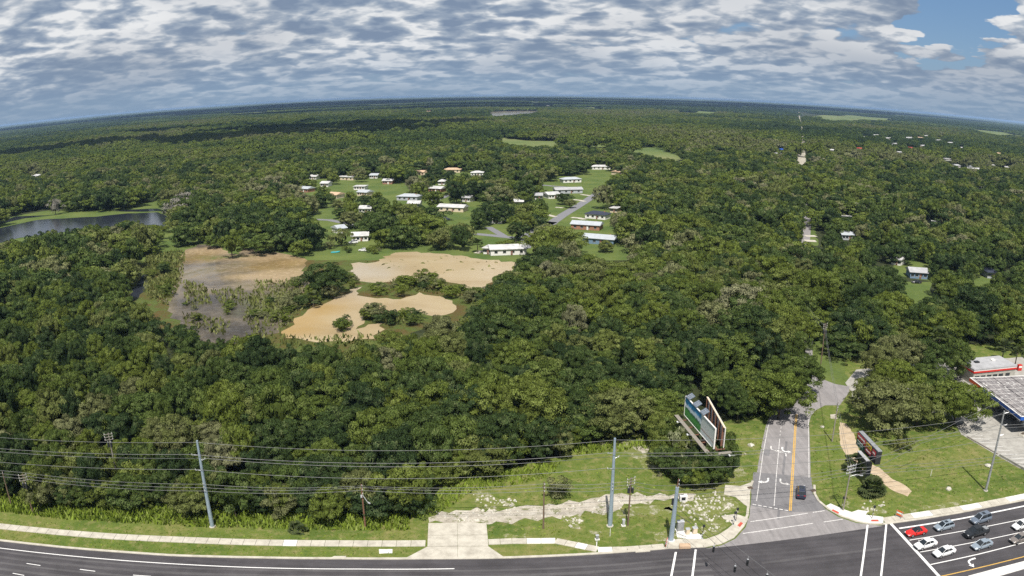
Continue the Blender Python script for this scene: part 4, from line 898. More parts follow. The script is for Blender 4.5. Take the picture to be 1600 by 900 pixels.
# ------------------------------------------------------------------ gas station
root = empty('canopy', (137, 159, 0.05), 0, 'flat gas station canopy with blue and white fascia and cluttered deck roof', 'canopy')
c0 = Vector((124.6, 172.0)); c1 = Vector((123.4, 144.6)); ex = (c0 - c1).normalized(); exn = Vector((ex.y, -ex.x))
W_, D_ = 27.4, 40.0; crz = math.atan2(exn.y, exn.x)
cc = c1 + exn * D_ / 2 + ex * W_ / 2; root.location = (cc.x, cc.y, .05); root.rotation_euler.z = crz
# local x = away to the right, local y = away from camera
def roofd_fn(N, b, pos):
    a = N.noise(pos, 0.5, 6, 0.75); N.l.new(N.ramp(a, [(0.3, (0.11, 0.10, 0.105)), (0.5, (0.20, 0.185, 0.185)), (0.7, (0.36, 0.33, 0.32))]), b.inputs['Base Color'])
M('canopy_deck', fn=roofd_fn, rough=0.9)
MB().box((0, 0, 4.95), (D_ - .3, W_ - .3, .5)).build('deck', 'canopy_deck', root)
M('fascia_blue', (0.02, 0.10, 0.42), .4, var=.03)
MB().box((-D_ / 2, -3.6, 4.85), (.2, W_ - 7.2, 1.0)).build('fascia', 'fascia_blue', root); MB().box((-D_ / 2, W_ / 2 - 3.6, 4.85), (.2, 7.2, 1.0)).build('fascia', 'orange', root)
MB().box((-D_ / 2 - .02, 0, 5.38), (.3, W_, .12)).build('fascia_trim', 'white_wall', root); MB().box((-D_ / 2 - .03, -3.6, 4.38), (.2, W_ - 7.2, .16)).build('fascia_trim', 'white_wall', root)
MB().box((0, -W_ / 2, 4.85), (D_, .2, 1.0)).build('fascia', 'fascia_blue', root); MB().box((0, -W_ / 2 - .02, 5.38), (D_, .3, .12)).build('fascia_trim', 'white_wall', root); MB().box((0, W_ / 2, 4.85), (D_, .2, 1.0)).build('fascia', 'white_wall', root)
for k in range(18): MB().box((-D_ / 2 + 1.5 + k * 2.1, 0, 5.24), (.13, W_ - .6, .12)).build('roof_rib', 'worn_paint' if k % 3 else 'dark_metal', root)
for k in range(8): MB().box((0, -W_ / 2 + 2 + k * 3.3, 5.27), (D_ - .8, .11, .08)).build('roof_rib', 'worn_paint', root)
mb = MB(); rr = random.Random(3)
for k in range(160): mb.box((rr.uniform(-19, 19), rr.uniform(-13, 13), 5.23), (rr.uniform(.2, 1.2), rr.uniform(.1, .5), .06), rr.uniform(0, 3))
o = mb.build('roof_litter', 'worn_paint', root); o['kind'] = 'stuff'
for x in (-14, -4, 6, 16):
    for y in (-7.5, 3.5):
        MB().box((x, y, 2.3), (.55, .8, 4.6)).build('column', 'white_wall', root); 
for x in (-14, -4, 6, 16):
    for y in (-9.7, -5.2, 1.4, 5.8):
        X = cc + exn * x + ex * y; r2 = empty('fuel_pump', (X.x, X.y, .05), crz, f'white and blue fuel pump under the canopy, ' + {-14: 'front', -4: 'second', 6: 'third', 16: 'rearmost'}[x] + ' row, ' + {-9.7: 'nearest the road', -5.2: 'second from the road', 1.4: 'third from the road', 5.8: 'nearest the shop'}[y], 'fuel pump', 'fuel pumps under the canopy')
        MB().box((0, 0, .1), (1.2, 1.6, .2)).build('island', 'concrete', r2); MB().box((0, 0, 1.1), (.55, .9, 1.8)).build('cabinet', 'white_wall', r2); MB().box((0, 0, 2.05), (.6, .95, .3)).build('top_panel', 'fascia_blue', r2)
# store
root = empty('gas_station_shop', (139.5, 184.8, 0.05), R_(5), 'small flat roofed gas station shop with a red and white band', 'shop')
M('shop_wall', (0.40, 0.385, 0.34), .8); M('band_red', (0.55, 0.03, 0.02), .5, var=.03)
MB().box((0, 0, 1.8), (17.0, 8.6, 3.6)).build('wall', 'shop_wall', root); MB().box((0, 0, 3.75), (17.5, 9.1, .5)).build('red_band', 'band_red', root); MB().box((0, 0, 4.15), (17.4, 9.0, .36)).build('white_band', 'white_wall', root); MB().box((0, 0, 4.50), (17.5, 9.1, .36)).build('parapet', 'grey_roof', root)
MB().box((0, 0, 4.72), (16.6, 8.2, .08)).build('flat_roof', 'grey_roof', root); MB().box((-4, .5, 4.9), (1.6, 1.2, .5)).build('roof_unit', 'dark_metal', root); MB().box((3, 1, 4.88), (1.4, 1.1, .4)).build('roof_unit', 'white_wall', root)
for k in range(5): MB().box((-7 + k * 2.4, -4.33, 1.7), (1.8, .06, 1.6)).build('window', 'glass', root)
MB().box((5.4, -4.33, 1.3), (1.8, .08, 2.4)).build('door', 'glass', root)
x, y = G(1592, 579); r_ = empty('ice_chest', (x, y, .05), 0, 'red and white upright cooler standing right of the shop', 'cooler'); MB().box((0, 0, 1), (1.5, 1.0, 1.8)).build('body', 'band_red', r_); MB().box((0, -.52, 1.3), (1.2, .04, .6)).build('door', 'white_wall', r_)
x, y = G(1598, 681); r_ = empty('stone_planter', (x, y, .05), .4, 'low stone planter at the right edge by the canopy columns', 'planter'); MB().box((0, 0, .3), (2.2, 1.4, .6), top=.9).build('rim', 'stone', r_); MB().box((0, 0, .6), (1.7, .9, .1)).build('soil', 'bark', r_)

# ------------------------------------------------------------------ houses
HOUSES = []
def house(pa, pb, depth, wall, roof, label, kind='gable', wh=2.8, rh=1.5, nwin=4, clear=True):
    A = Vector(G(*pa)); B = Vector(G(*pb)); L = (B - A).length; rz = math.atan2(B.y - A.y, B.x - A.x)
    d = (B - A).normalized(); n = Vector((-d.y, d.x)); c = (A + B) / 2 + n * depth / 2
    root = empty('house', (c.x, c.y, 0.05), rz, label, 'house')
    MB().box((0, 0, wh / 2), (L - .6, depth - .6, wh)).build('wall', wall, root)
    x, y, e = L / 2 + .3, depth / 2 + .3, .18; m = MB()
    if kind == 'gable':
        vs = [(-x, -y, wh), (x, -y, wh), (x, y, wh), (-x, y, wh), (-x, 0, wh + rh), (x, 0, wh + rh)]
        m.add([(a, b, cz + e) for a, b, cz in vs] + [(a, b, cz - .0) for a, b, cz in vs], [(0, 1, 5, 4), (2, 3, 4, 5), (0, 4, 3), (1, 2, 5), (6, 9, 8, 7), (0, 6, 7, 1), (2, 8, 9, 3), (0, 3, 9, 6), (1, 7, 8, 2)])
    elif kind == 'hip':
        xi = x - min(y, x) * .9
        vs = [(-x, -y, wh), (x, -y, wh), (x, y, wh), (-x, y, wh)]
        m.add(vs + [(a, b, cz + e) for a, b, cz in vs] + [(-xi, 0, wh + rh + e), (xi, 0, wh + rh + e)], [(3, 2, 1, 0), (0, 1, 5, 4), (1, 2, 6, 5), (2, 3, 7, 6), (3, 0, 4, 7), (4, 5, 9, 8), (5, 6, 9), (6, 7, 8, 9), (7, 4, 8)])
    else: m.box((0, 0, wh + .15), (2 * x, 2 * y, .3))
    m.build('roof', roof, root)
    for k in range(nwin):
        X = -L / 2 + (k + .7) * L / (nwin + .4)
        w = MB().box((X, -depth / 2 + .28, 1.6), (1.5, .08, 1.1)).build('window', 'glass', root); MB().box((X, -depth / 2 + .24, 1.0), (1.7, .08, .08)).build('sill', 'white_wall', w)
    MB().box((L * .08, -depth / 2 + .27, 1.1), (1.0, .08, 2.1)).build('door', 'red_wood' if wall != 'brick_wall' else 'white_wall', root)
    if L > 14: MB().box((L * .3, .4, wh + rh * .75 + .2), (.7, .7, .9)).build('chimney', 'brick_wall', root)
    if clear:
        co = [c + d * (sx * (L / 2 + 1.5)) + n * (sy * (depth / 2 + 1.5)) for sx in (-1, 1) for sy in (-1, 1)]
        xs, ys = P([q.x for q in co] * 2, [q.y for q in co] * 2, [0.3] * 4 + [wh + rh] * 4)
        HOUSES.append((min(xs), min(ys), max(xs), max(ys)))
    return root
hs = [((924, 265), (954, 265), 9, 'white_wall', 'white_roof', 'white roofed house at the top of the open lawn behind the curving street', 'hip'),
 ((880, 286), (909, 285), 9, 'white_wall', 'metal_roof', 'low house with a pale metal hip roof beside the cross street', 'hip'),
 ((868, 303), (911, 302), 9, 'grey_wall', 'grey_roof', 'long low house with grey roof left of the sloping street', 'gable'),
 ((857, 311), (876, 310), 12, 'white_wall', 'white_roof', 'white roofed house partly behind a round tree left of the street', 'gable'),
 ((913, 341), (946, 344), 9, 'white_wall', 'dark_roof', 'white house with a dark blue roof right of the street', 'hip'),
 ((891, 358), (937, 361), 9, 'brick_wall', 'metal_roof', 'long brick house with pale ridged roof next to the dark roofed house', 'gable'),
 ((909, 380), (959, 384), 10, 'blue_wall', 'metal_roof', 'long house with a grey metal roof above the lawn with one bush', 'gable'),
 ((766, 400), (824, 398), 9, 'white_wall', 'white_roof', 'large white roofed house on the shore of the tan water', 'gable'),
 ((754, 397), (768, 398), 8, 'white_wall', 'white_roof', 'small white flat annex left of the large white roofed house', 'flat'),
 ((683, 330), (724, 332), 9, 'cream_wall', 'white_roof', 'long cream house with white roof above the parked pickup', 'gable'),
 ((719, 315), (734, 316), 8, 'white_wall', 'grey_roof', 'small house with grey roof right of the tall lone oak', 'gable'),
 ((669, 300), (689, 301), 9, 'brick_wall', 'white_roof', 'brown walled house with white roof at the end of a grey drive', 'gable'),
 ((684, 289), (695, 289), 8, 'white_wall', 'white_roof', 'tiny white house on the lawn left of the tall oak', 'hip'),
 ((692, 270), (719, 270), 10, 'cream_wall', 'tan_roof', 'house with an orange tan roof at the far side of the lawns', 'hip'),
 ((735, 275), (755, 275), 10, 'white_wall', 'white_roof', 'white house at the edge of the woods right of the tan roof', 'hip'),
 ((619, 313), (652, 314), 10, 'grey_wall', 'metal_roof', 'wide house with a grey metal roof in the middle of the lawns', 'hip'),
 ((526, 281), (552, 282), 9, 'cream_wall', 'white_roof', 'long white roof at the edge of the dark wood on the left', 'flat'),
 ((646, 274), (669, 274), 9, 'cream_wall', 'tan_roof', 'cream house with a tan roof behind the big round oak', 'gable'),
 ((464, 300), (481, 301), 9, 'brick_wall', 'metal_roof', 'grey roofed house at the left end of the lawns', 'gable'),
 ((511, 310), (526, 311), 10, 'cream_wall', 'tan_roof', 'tan roofed house beside a dark round tree', 'gable'),
 ((552, 297), (570, 297), 9, 'white_wall', 'white_roof', 'white carport roof between oaks in the left part of the lawns', 'flat'),
 ((597, 288), (613, 288), 9, 'brick_wall', 'white_roof', 'brown walled house half hidden behind the round oaks', 'gable'),
 ((529, 366), (543, 364), 9, 'white_wall', 'metal_roof', 'white house end on between a yellow green tree and a dark one', 'gable'),
 ((549, 378), (576, 377), 9, 'white_wall', 'white_roof', 'white and pale blue house behind the parked van near the shore', 'gable'),
 ((500, 292), (513, 292), 9, 'white_wall', 'white_roof', 'white roof between two dark trees left of the tan roofed house', 'gable'),
 ((557, 306), (573, 307), 9, 'cream_wall', 'metal_roof', 'grey roofed house below the white carport roof', 'gable'),
 ((560, 333), (580, 333), 9, 'white_wall', 'white_roof', 'white house showing in pieces through oaks on the left', 'gable'),
 ((636, 325), (656, 325), 9, 'white_wall', 'white_roof', 'low white house below the wide grey metal roof', 'gable'),
 ((764, 349), (784, 350), 9, 'white_wall', 'white_roof', 'white house in oak shade above the lower street', 'gable'),
 ((803, 322), (818, 322), 9, 'cream_wall', 'white_roof', 'pale house glimpsed through the oaks in the middle', 'gable'),
 ((835, 312), (848, 312), 9, 'white_wall', 'grey_roof', 'grey roof just left of the round tree by the street', 'gable'),
 ((952, 332), (964, 333), 9, 'cream_wall', 'white_roof', 'white shed roof right of the dark blue roof', 'flat'),
 ((480, 281), (494, 281), 9, 'white_wall', 'white_roof', 'small white house at the upper left of the lawns', 'gable'),
 ((577, 279), (590, 279), 9, 'white_wall', 'metal_roof', 'metal roof by the bright yellow green round tree', 'gable'),
 ((966, 274), (976, 273), 9, 'cream_wall', 'tan_roof', 'sandy roof in the woods right of the uppermost house', 'gable'),
 ((1421, 435), (1450, 437), 9, 'blue_wall', 'grey_roof', 'dark blue house under oaks on the right side of the picture', 'gable'),
 ((1391, 413), (1407, 416), 9, 'white_wall', 'white_roof', 'white house half hidden by oaks left of the dark blue one', 'gable'),
 ((1542, 435), (1559, 436), 9, 'grey_wall', 'dark_roof', 'dark roofed house above a small lawn near the right edge', 'hip'),
 ((1312, 344), (1330, 345), 9, 'white_wall', 'white_roof', 'white house in the trees right of the open grass strip', 'flat'),
 ((1315, 375), (1337, 376), 9, 'grey_wall', 'metal_roof', 'grey metal roofed shed right of the sandy drive', 'gable'),
 ((45, 278), (60, 278), 9, 'white_wall', 'white_roof', 'lone white building in the wood at the far left', 'gable'),
 ((1294, 237), (1305, 238), 9, 'white_wall', 'white_roof', 'white cottage roof right of the sandy track', 'gable'),
 ((1335, 234), (1346, 235), 9, 'white_wall', 'red_roof', 'small building with red roof and white front on the right', 'gable'),
 ((1212, 243), (1222, 243), 9, 'white_wall', 'white_roof', 'white roof in the trees left of the sandy track', 'flat'),
 ((1221, 237), (1228, 237), 9, 'blue_wall', 'blue_tarp', 'bright blue roofed shed beside the sandy track', 'gable'),
 ((1367, 213), (1378, 213), 12, 'white_wall', 'white_roof', 'leftmost white building of the distant cluster', 'gable'),
 ((1386, 218), (1397, 218), 14, 'white_wall', 'white_roof', 'white building second from left in the distant cluster', 'gable'),
 ((1409, 216), (1416, 217), 25, 'white_wall', 'white_roof', 'narrow white building in the middle of the distant cluster', 'gable'),
 ((1421, 217), (1429, 217), 14, 'white_wall', 'white_roof', 'white building next to last in the distant cluster', 'gable'),
 ((1431, 216), (1439, 217), 14, 'white_wall', 'tan_roof', 'pale building at the right end of the distant cluster', 'gable'),
 ((1417, 233), (1428, 234), 10, 'white_wall', 'red_roof', 'white house with reddish roof below the distant cluster', 'gable'),
 ((1466, 221), (1474, 221), 12, 'white_wall', 'white_roof', 'small white house right of the distant cluster', 'gable'),
 ((1483, 225), (1493, 225), 12, 'white_wall', 'white_roof', 'white house second right of the distant cluster', 'gable'),
 ((1511, 263), (1523, 264), 14, 'white_wall', 'metal_roof', 'big pale blue grey roof near the right edge', 'gable'),
 ((1522, 268), (1535, 268), 12, 'white_wall', 'white_roof', 'bright white building attached below the big pale roof', 'gable'),
 ((1570, 264), (1579, 265), 10, 'white_wall', 'white_roof', 'small white house near the right edge under a yellow green tree', 'gable'),
 ((1479, 251), (1489, 251), 10, 'white_wall', 'white_roof', 'white shed above and left of the big pale roof', 'flat'),
 ((1529, 296), (1537, 297), 10, 'white_wall', 'white_roof', 'white shed alone in the trees below the big pale roof', 'flat'),
 ((1405, 241), (1412, 241), 10, 'white_wall', 'white_roof', 'tiny white house under the distant cluster', 'gable'),
 ((1446, 214), (1453, 214), 12, 'white_wall', 'white_roof', 'small white roof just right of the pale building of the distant cluster', 'gable'),
 ((1398, 227), (1405, 227), 10, 'white_wall', 'grey_roof', 'grey cottage roof below the distant cluster, left of the reddish roof', 'gable'),
 ((1441, 230), (1448, 230), 10, 'cream_wall', 'white_roof', 'cream cottage right of the reddish roof below the distant cluster', 'gable'),
 ((1500, 233), (1508, 233), 11, 'white_wall', 'white_roof', 'white house alone above the big pale roof', 'gable'),
 ((1549, 262), (1556, 262), 10, 'white_wall', 'white_roof', 'white house between the bright white building and the right edge', 'gable'),
 ((1494, 262), (1501, 262), 10, 'white_wall', 'grey_roof', 'grey roof just left of the big pale roof', 'gable'),
 ((1352, 216), (1359, 216), 12, 'white_wall', 'white_roof', 'small white house left of the distant cluster', 'gable'),
 ((1560, 242), (1568, 242), 11, 'cream_wall', 'tan_roof', 'tan roof in the woods near the right edge', 'gable'),
 ((1455, 352), (1470, 353), 9, 'white_wall', 'grey_roof', 'grey roof glimpsed in the woods right of the dark blue house', 'gable'),
 ((660, 175), (674, 175), 30, 'cream_wall', 'tan_roof', 'large farm building with an orange roof far away by the green field', 'hip'),
 ((855, 166), (860, 166), 25, 'white_wall', 'white_roof', 'bright white farm building far away beside the lake', 'gable'),
 ((832, 161), (838, 161), 30, 'white_wall', 'white_roof', 'far white shed near the horizon behind the lake', 'gable'),
 ((909, 164), (914, 164), 25, 'white_wall', 'white_roof', 'far white building right of the lake', 'gable'),
 ((128, 183), (134, 183), 20, 'cream_wall', 'sign_yellow', 'distant yellowish building near the left horizon', 'gable')]
for h_ in hs: house(*h_[:6], kind=h_[6])
x, y = G(524, 395); r_ = empty('rowing_boat', (x, y, .08), .3, 'small teal boat on the shore grass left of the tan water', 'boat')
loft([(-2.2, .5, .1, .5), (-1.2, .8, .05, .55), (.5, .85, .05, .55), (1.8, .5, .12, .65), (2.3, .1, .3, .75)]).build('hull', 'teal', r_); MB().box((0, 0, .6), (.4, 1.3, .05)).build('seat', 'grey_wood', r_)
# ------------------------------------------------------------------ trees
def np_mesh(name, quads, tint, mat, tris=None):
    """quads: (n,4,3) corners; tint: (n,)"""
    n = len(quads); me = bpy.data.meshes.new(name)
    me.vertices.add(n * 4); me.vertices.foreach_set('co', np.ascontiguousarray(quads, dtype=np.float32).ravel())
    me.loops.add(n * 4); me.loops.foreach_set('vertex_index', np.arange(n * 4, dtype=np.int32))
    me.polygons.add(n); me.polygons.foreach_set('loop_start', np.arange(0, n * 4, 4, dtype=np.int32))
    me.update(calc_edges=True)
    a = me.attributes.new('tint', 'FLOAT', 'POINT'); a.data.foreach_set('value', np.repeat(np.clip(tint, 0, 1), 4).astype(np.float32))
    me.materials.append(MATS[mat]); me.validate(); return me
def leaf_quads(c, nrm, size, rng, asp=0.7):
    n = len(c); r = rng.normal(size=(n, 3)); u = np.cross(nrm, r); u /= np.linalg.norm(u, axis=1)[:, None] + 1e-9; v = np.cross(nrm, u)
    s = size[:, None]; a = u * s; b = v * s * asp
    return np.stack([c - a, c - b * 1.0 + a * .15, c + a, c + b - a * .1], axis=1)
def crown(seed, n_clump, per, size, flatness=0.55, low=0.12, lump=0.34, spread=1.0, gap=0.0, top=1.0):
    """leaf cloud inside a unit crown: radius 1, from z=low to z=1"""
    rng = np.random.default_rng(seed); C = []; RD = []
    zc, hz = (1 + low) / 2, (1 - low) / 2
    k = 0
    while len(C) < n_clump:
        k += 1
        d = rng.normal(size=3); d /= np.linalg.norm(d)
        if d[2] < -0.35 and rng.random() < 0.75: continue
        ang = math.atan2(d[1], d[0]); wob = 1 + .16 * math.sin(2 * ang + seed) + .12 * math.sin(3 * ang + seed * 2.1)
        rad = rng.uniform(0.62, 0.92) if rng.random() < .8 else rng.uniform(.1, .55)
        rr = lump * rng.uniform(.6, 1.15)
        p = np.array([d[0] * rad * wob * spread, d[1] * rad * wob * spread, zc + d[2] * hz * min(1, rad + .08)])
        if rng.random() < gap: continue
        C.append(p); RD.append(rr)
    C = np.array(C); RD = np.array(RD); ct = rng.random(n_clump)
    N = n_clump * per; idx = np.repeat(np.arange(n_clump), per)
    d = rng.normal(size=(N, 3)); d /= np.linalg.norm(d, axis=1)[:, None]; flip = (d[:, 2] < -.1) & (rng.random(N) < .7); d[flip, 2] *= -1
    rad = RD[idx] * (rng.uniform(.55, 1.08, N) ** .5)
    q = C[idx] + d * rad[:, None] * np.array([1, 1, flatness * .80])
    nr = d + rng.normal(size=(N, 3)) * .45 + np.array([0, 0, .2]); nr /= np.linalg.norm(nr, axis=1)[:, None]
    sz = size * rng.uniform(.55, 1.35, N)
    tint = np.clip(.55 * ct[idx] + .40 * rng.random(N) + .02, 0, 1)
    q[:, 2] = np.clip(q[:, 2], 0.02, 1.04)
    Q = leaf_quads(q, nr, sz, rng)
    # a few big dark quads inside keep the crown opaque
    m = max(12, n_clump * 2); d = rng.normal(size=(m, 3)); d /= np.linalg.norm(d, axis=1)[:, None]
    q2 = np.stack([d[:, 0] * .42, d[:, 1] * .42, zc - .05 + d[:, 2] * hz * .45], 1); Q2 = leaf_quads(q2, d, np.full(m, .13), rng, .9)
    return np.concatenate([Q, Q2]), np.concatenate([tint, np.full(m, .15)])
def trunk_mesh(seed, name='trunk'):
    rr = random.Random(seed); mb = MB(); mb.tube((0, 0, 0), (0.02, 0.01, .45), .045, .03, 7)
    for k in range(5):
        a = k * 1.256 + rr.random(); r = rr.uniform(.35, .6); z = rr.uniform(.55, .8); s = rr.uniform(.25, .42)
        mb.tube((0, 0, s), (math.cos(a) * r * .5, math.sin(a) * r * .5, (s + z) / 2 + .04), .024, .016, 5, False); mb.tube((math.cos(a) * r * .5, math.sin(a) * r * .5, (s + z) / 2 + .04), (math.cos(a) * r, math.sin(a) * r, z), .016, .007, 5, False)
    me = bpy.data.meshes.new(name); me.from_pydata(mb.v, [], mb.f); me.materials.append(MATS['bark']); return me
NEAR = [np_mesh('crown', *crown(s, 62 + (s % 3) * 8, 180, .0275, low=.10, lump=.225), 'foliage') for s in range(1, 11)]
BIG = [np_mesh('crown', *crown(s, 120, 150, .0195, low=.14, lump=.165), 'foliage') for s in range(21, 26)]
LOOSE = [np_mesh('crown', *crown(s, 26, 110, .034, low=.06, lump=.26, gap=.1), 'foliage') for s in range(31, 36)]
TR = [trunk_mesh(s) for s in range(4)]
# clearings: outlines (in the survey picture) of everything that stands open to the sky
OPEN = [
 [(888, 347), (940, 350), (962, 364), (964, 388), (905, 388), (904, 368), (888, 362)], [(910, 325), (950, 328), (950, 348), (912, 347)], [(752, 383), (826, 380), (826, 404), (752, 404)], [(684, 318), (725, 321), (725, 334), (684, 333)], [(862, 278), (912, 276), (912, 304), (856, 312), (856, 300)], [(618, 301), (652, 302), (652, 315), (618, 315)], [(528, 352), (546, 352), (546, 370), (528, 370)], [(550, 364), (577, 362), (577, 382), (550, 382)], [(1422, 416), (1452, 416), (1452, 440), (1422, 440)],
 [(1050, 650), (1064, 640), (1066, 612), (1075, 612), (1100, 618), (1124, 662), (1138, 714), (1102, 716)],
 [(-80, 770)] + WOOD_EDGE + [(1210, 652), (1192, 700), (1178, 770), (1130, 762), (1100, 790), (1000, 990), (-80, 990)],
 [(1134, 664), (1192, 655), (1270, 655), (1262, 638), (1292, 600), (1400, 700), (1700, 730), (1700, 990), (1000, 990), (1100, 770), (1130, 762)],
 [(225, 400), (275, 388), (300, 382), (345, 390), (380, 395), (470, 402), (560, 400), (600, 396), (640, 390), (700, 394), (800, 407), (795, 425), (765, 445), (740, 458), (715, 475), (714, 490), (660, 497), (600, 520), (580, 535), (530, 535), (430, 530), (400, 526), (350, 525), (290, 510), (262, 492), (225, 462), (228, 430)],
 [(190, 468), (222, 430), (238, 440), (225, 470)],
 [(-80, 372), (0, 354), (60, 341), (150, 336), (246, 330), (258, 335), (262, 346), (240, 347), (200, 347), (140, 350), (100, 358), (60, 364), (20, 372), (-80, 405)],
 [(0, 342), (40, 334), (80, 330), (150, 332), (246, 326), (262, 336), (60, 345), (0, 354)], [(215, 322), (243, 315), (248, 325), (225, 328)],
 [(262, 356), (272, 350), (276, 372), (264, 372)],
 [(911, 268), (944, 268), (944, 285), (930, 296), (938, 302), (866, 349), (858, 345), (880, 318), (862, 312), (845, 290), (862, 284), (880, 283), (912, 272)],
 [(868, 312), (905, 304), (910, 318), (880, 330)], [(893, 340), (918, 326), (915, 346), (890, 347)],
 [(915, 384), (960, 383), (976, 377), (980, 390), (976, 410), (955, 404), (920, 400)],
 [(738, 402), (754, 398), (822, 400), (812, 407), (790, 408), (745, 404)], [(742, 374), (775, 376), (772, 388), (746, 394)], [(741, 363), (800, 369), (796, 375), (741, 369)], [(815, 370), (830, 361), (838, 362), (828, 375), (818, 382)], [(763, 356), (768, 355), (790, 371), (784, 373)],
 [(682, 346), (690, 333), (726, 333), (730, 338), (712, 348), (690, 353)], [(680, 310), (700, 304), (703, 308), (684, 315)], [(670, 303), (698, 302), (690, 308), (668, 308)], [(720, 268), (735, 264), (735, 272), (718, 270)],
 [(484, 330), (500, 322), (515, 323), (513, 338), (490, 341)], [(494, 342), (520, 343), (536, 350), (530, 353), (494, 346)], [(600, 296), (640, 289), (640, 302), (617, 312), (598, 305)], [(483, 388), (520, 372), (545, 380), (578, 380), (590, 394), (560, 402), (500, 396)], [(478, 300), (490, 298), (494, 306), (478, 308)], [(520, 292), (530, 291), (530, 298), (518, 298)], [(616, 334), (632, 330), (630, 338), (618, 340)], [(612, 320), (628, 322), (624, 330), (610, 328)],
 [(1259, 336), (1270, 336), (1275, 381), (1258, 381)], [(1262, 421), (1279, 421), (1280, 430), (1263, 430)], [(1267, 461), (1283, 461), (1285, 475), (1268, 474)], [(1267, 489), (1297, 497), (1280, 508), (1268, 505)],
 [(1270, 515), (1282, 520), (1285, 545), (1300, 570), (1328, 600), (1330, 612), (1312, 636), (1262, 640), (1258, 560), (1266, 545)],
 [(1410, 446), (1448, 446), (1440, 472), (1412, 468)], [(1527, 437), (1558, 437), (1554, 447), (1530, 446)], [(1402, 418), (1420, 420), (1420, 430), (1404, 426)],
 [(1245, 161), (1248.5, 161), (1250.5, 187), (1246.5, 187)], [(1249, 187), (1251, 187), (1257, 229), (1254, 229)], [(1246, 240), (1256, 240), (1257, 261), (1249, 258)],
 [(1278, 183), (1305, 179), (1335, 179.5), (1360, 183), (1408, 187), (1400, 190), (1290, 188.5)], [(1487, 198), (1520, 201), (1600, 211), (1560, 212), (1490, 200)],
 [(640, 181), (670, 180), (670, 183), (642, 184)], [(770, 214), (790, 216), (830, 220), (885, 221), (886, 226), (850, 229), (790, 225), (772, 220)], [(911, 223), (950, 224), (950, 231), (912, 230)], [(974, 232), (1040, 230), (1040, 238), (1068, 246), (1067, 252), (1040, 247), (985, 238)], [(408, 237.5), (498, 236), (498, 238), (408, 240)], [(565, 163.5), (640, 161), (650, 163), (570, 166)], [(345, 178), (425, 173), (435, 175), (352, 180)], [(902, 167.5), (962, 169.5), (955, 172), (900, 170.5)], [(1062, 173), (1122, 176), (1110, 178.5), (1060, 176)],
 [(763, 175), (800, 173), (840, 172.5), (842, 177), (800, 181), (766, 182)], [(0, 469), (10, 469), (10, 473), (0, 473)], [(1290, 583), (1292, 570), (1296, 570), (1296, 590)]]
def inside(px, py, poly):
    n = len(poly); r = np.zeros(px.shape, bool); j = n - 1
    for i in range(n):
        xi, yi = poly[i]; xj, yj = poly[j]
        if yi != yj: r ^= ((yi > py) != (yj > py)) & (px < (xj - xi) * (py - yi) / (yj - yi) + xi)
        j = i
    return r
OPENB = [(min(p[0] for p in q), min(p[1] for p in q), max(p[0] for p in q), max(p[1] for p in q), q) for q in OPEN]
HB = [(a + (c - a) * .06, b + (d - b) * .15, c - (c - a) * .06, d) for a, b, c, d in HOUSES]
def blocked(X, Y, R, H, strict=True):
    """does a tree of radius R and height H at X, Y stand on or hang in front of an open place?"""
    D = np.hypot(X, Y); ux, uy = X / D, Y / D; bad = np.zeros(len(X), bool)
    samples = [(0, 0, 0.0), (0, 0, .55), (0, 0, .93), (.75, 0, .5), (-.75, 0, .5), (.45, 0, .85), (-.45, 0, .85), (0, -.7, .3), (0, .5, .9)]
    if not strict: samples = [(0, 0, 0), (0, 0, .8), (.5, 0, .5), (-.5, 0, .5)]
    for sx, sy, sz in samples:
        px, py = P(X + uy * R * sx + ux * R * sy, Y - ux * R * sx + uy * R * sy, H * sz)
        for x0, y0, x1, y1, q in OPENB:
            m = (px > x0) & (px < x1) & (py > y0) & (py < y1) & ~bad
            if m.any(): ii = np.where(m)[0]; bad[ii] |= inside(px[ii], py[ii], q)
    tx, ty = P(X, Y, H * .95); bx, by = P(X, Y, 0 * H); w = R * .8 * KPX / np.hypot(D, CAM_H)
    for x0, y0, x1, y1 in HB: bad |= (by > y1 - 1.0) & (ty < y1 - (y1 - y0) * .45) & (tx + w > x0 + (x1 - x0) * .25) & (tx - w < x1 - (x1 - x0) * .25)
    return bad
def vnoise(X, Y, s, seed):
    rng = np.random.default_rng(seed); g = rng.random((97, 97)); x = X / s + 1000.3; y = Y / s + 1000.7
    xi, yi = np.floor(x).astype(int), np.floor(y).astype(int); fx, fy = x - xi, y - yi; fx = fx * fx * (3 - 2 * fx); fy = fy * fy * (3 - 2 * fy)
    f = lambda a, b: g[a % 97, b % 97]
    return (f(xi, yi) * (1 - fx) + f(xi + 1, yi) * fx) * (1 - fy) + (f(xi, yi + 1) * (1 - fx) + f(xi + 1, yi + 1) * fx) * fy
def grid(d0, d1, sp, jit=.42, halfang=48):
    n = int(2 * d1 / sp) + 1; xs = np.linspace(-d1, d1, n); ys = np.arange(100, d1, sp * .9)
    X, Y = np.meshgrid(xs, ys); X = X + (np.arange(len(ys)) % 2)[:, None] * sp * .5; X = X.ravel(); Y = Y.ravel()
    X += RNG.uniform(-jit, jit, len(X)) * sp; Y += RNG.uniform(-jit, jit, len(Y)) * sp; D = np.hypot(X, Y)
    m = (D >= d0) & (D < d1) & (np.abs(np.arctan2(X, Y)) < R_(halfang)); return X[m], Y[m]
def tone_of(X, Y):
    a = vnoise(X, Y, 60, 5) * .5 + vnoise(X, Y, 18, 6) * .3; t = -.06 + a * .95 + RNG.normal(0, .24, len(X))
    return np.clip(t, 0, 1)
def sizes(X, Y, base, hb):
    k = vnoise(X, Y, 45, 9); h = hb * (.74 + .38 * k) * RNG.uniform(.62, 1.28, len(X)); r = base * (.66 + .68 * k) * RNG.uniform(.72, 1.3, len(X)); return r, h
